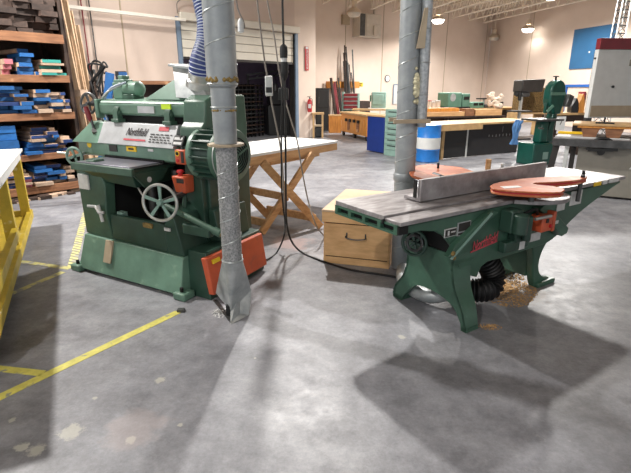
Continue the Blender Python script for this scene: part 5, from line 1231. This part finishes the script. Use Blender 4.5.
def on_saw(nm, x0, x1, y0, y1, z0, z1, m, label, cat, bev=.004):
    o = MB().box(0, x1-x0, 0, y1-y0, 0, z1-z0).build(nm, m, loc=TS @ V((x0, y0, z0)), bev=bev); o.rotation_euler = (0, 0, ts.rotation_euler.z); return tag(o, label, cat)
on_saw('yellow_level', .0, .42, .62, .67, .862, .90, 'ylabel', 'yellow level lying across the left end of the table saw', 'level')
r = empty('plywood_pallet', TS @ V((.30, .16, .862)), ts.rotation_euler.z, 'plywood pallet on blocks lying on the table saw', 'pallet')
MB().box(-.1, W+.4, 0, .65, .165, .195).build('deck_board', 'deskwood', r, bev=.003); MB().box(-.03, W+.4, .01, .62, .133, .163).build('lower_board', 'cabwood', r, bev=.003)
for x in (.06, .36, .95): MB().hexa([(x, .02, 0), (x+.16, .02, 0), (x+.16, .6, 0), (x, .6, 0)], [(x-.04, .02, .132), (x+.2, .02, .132), (x+.2, .6, .132), (x-.04, .6, .132)]).build('pallet_block', 'shelfwood', r, bev=.004)
r = empty('clamp_tool', TS @ V((.60, .26, 1.058)), ts.rotation_euler.z, 'black T-shaped clamp tool on the plywood pallet', 'tool')
MB().box(-.11, .13, -.03, .03, 0, .02).build('tool_base', 'black', r); MB().cyl((.0, 0, .02), (.0, 0, .09), .012, n=8).build('tool_stem', 'black', r)
# tall white panel with red top
A = yq(587.5, 118, 8.1); zt = yq(598, 38, 8.1).z; r = empty('display_board', (A.x, 8.1, 0), R(4), 'tall white board with a dark red top edge at the right', 'board')
z0 = A.z
MB().box(0, 1.7, 0, .10, z0, zt-.17).build('board_panel', 'offwhite', r, bev=.006); MB().box(0, 1.7, -.012, .10, zt-.165, zt).build('red_header', 'darkred', r, bev=.004); MB().box(.03, 1.7, -.006, .0, z0+.02, z0+.2).build('tan_strip', 'tan', r)
MB().lathe([(.001, 0), (.02, 0), (.02, .02), (.001, .02)], (.34, -.002, z0+.5), (0, -1, 0), 12).build('knob', 'black', r); MB().box(.55, .75, -.012, .0, zt-.42, zt-.32).build('grey_plate', 'greycab', r, bev=.01); MB().lathe([(.001, 0), (.015, 0), (.015, .02), (.001, .02)], (.0, .05, zt-.3), (-1, 0, 0), 10).build('side_bolt', 'black', r)
for x in (.05, 1.55): MB().box(x, x+.08, .101, .18, 0, zt-.2).build('support_post', 'steel_dark', r)
# lattice mast behind it
Y = 12.5; pT = yq(619, 0, Y); pB = yq(616, 40, Y); r = empty('lattice_mast', (pB.x, Y, 0), 0, 'slender open lattice mast rising to the roof behind the white board', 'mast')
b = MB(); w0, w1, H1 = .14, .09, TOP-.7; n_s = 26
def mc(t, sx_, sy_): w = w0+(w1-w0)*t; return V((sx_*w+(t)*.05, sy_*w, H1*t))
for sx_, sy_ in ((-1, -1), (1, -1), (1, 1), (-1, 1)): b.cyl(mc(0, sx_, sy_), mc(1, sx_, sy_), .016, n=6)
b.build('mast_leg', 'offwhite', r); b = MB(); c_ = [(-1, -1), (1, -1), (1, 1), (-1, 1)]
for i in range(n_s):
    for k in range(4):
        q0, q1 = c_[k], c_[(k+1) % 4]; b.cyl(mc(i/n_s, *q0), mc((i+1)/n_s, *q1), .009, n=5); b.cyl(mc(i/n_s, *q0), mc(i/n_s, *q1), .009, n=5)
b.build('mast_brace', 'steel_dark', r)

# ------------------------------------------------------------- world, view
w = bpy.data.worlds.new('world'); S.world = w; w.use_nodes = True
w.node_tree.nodes['Background'].inputs[0].default_value = (.95, .97, 1.0, 1); w.node_tree.nodes['Background'].inputs[1].default_value = 1.0
S.view_settings.view_transform = 'Standard'; S.view_settings.look = 'None'; S.view_settings.gamma = 1; S.view_settings.exposure = 0.0
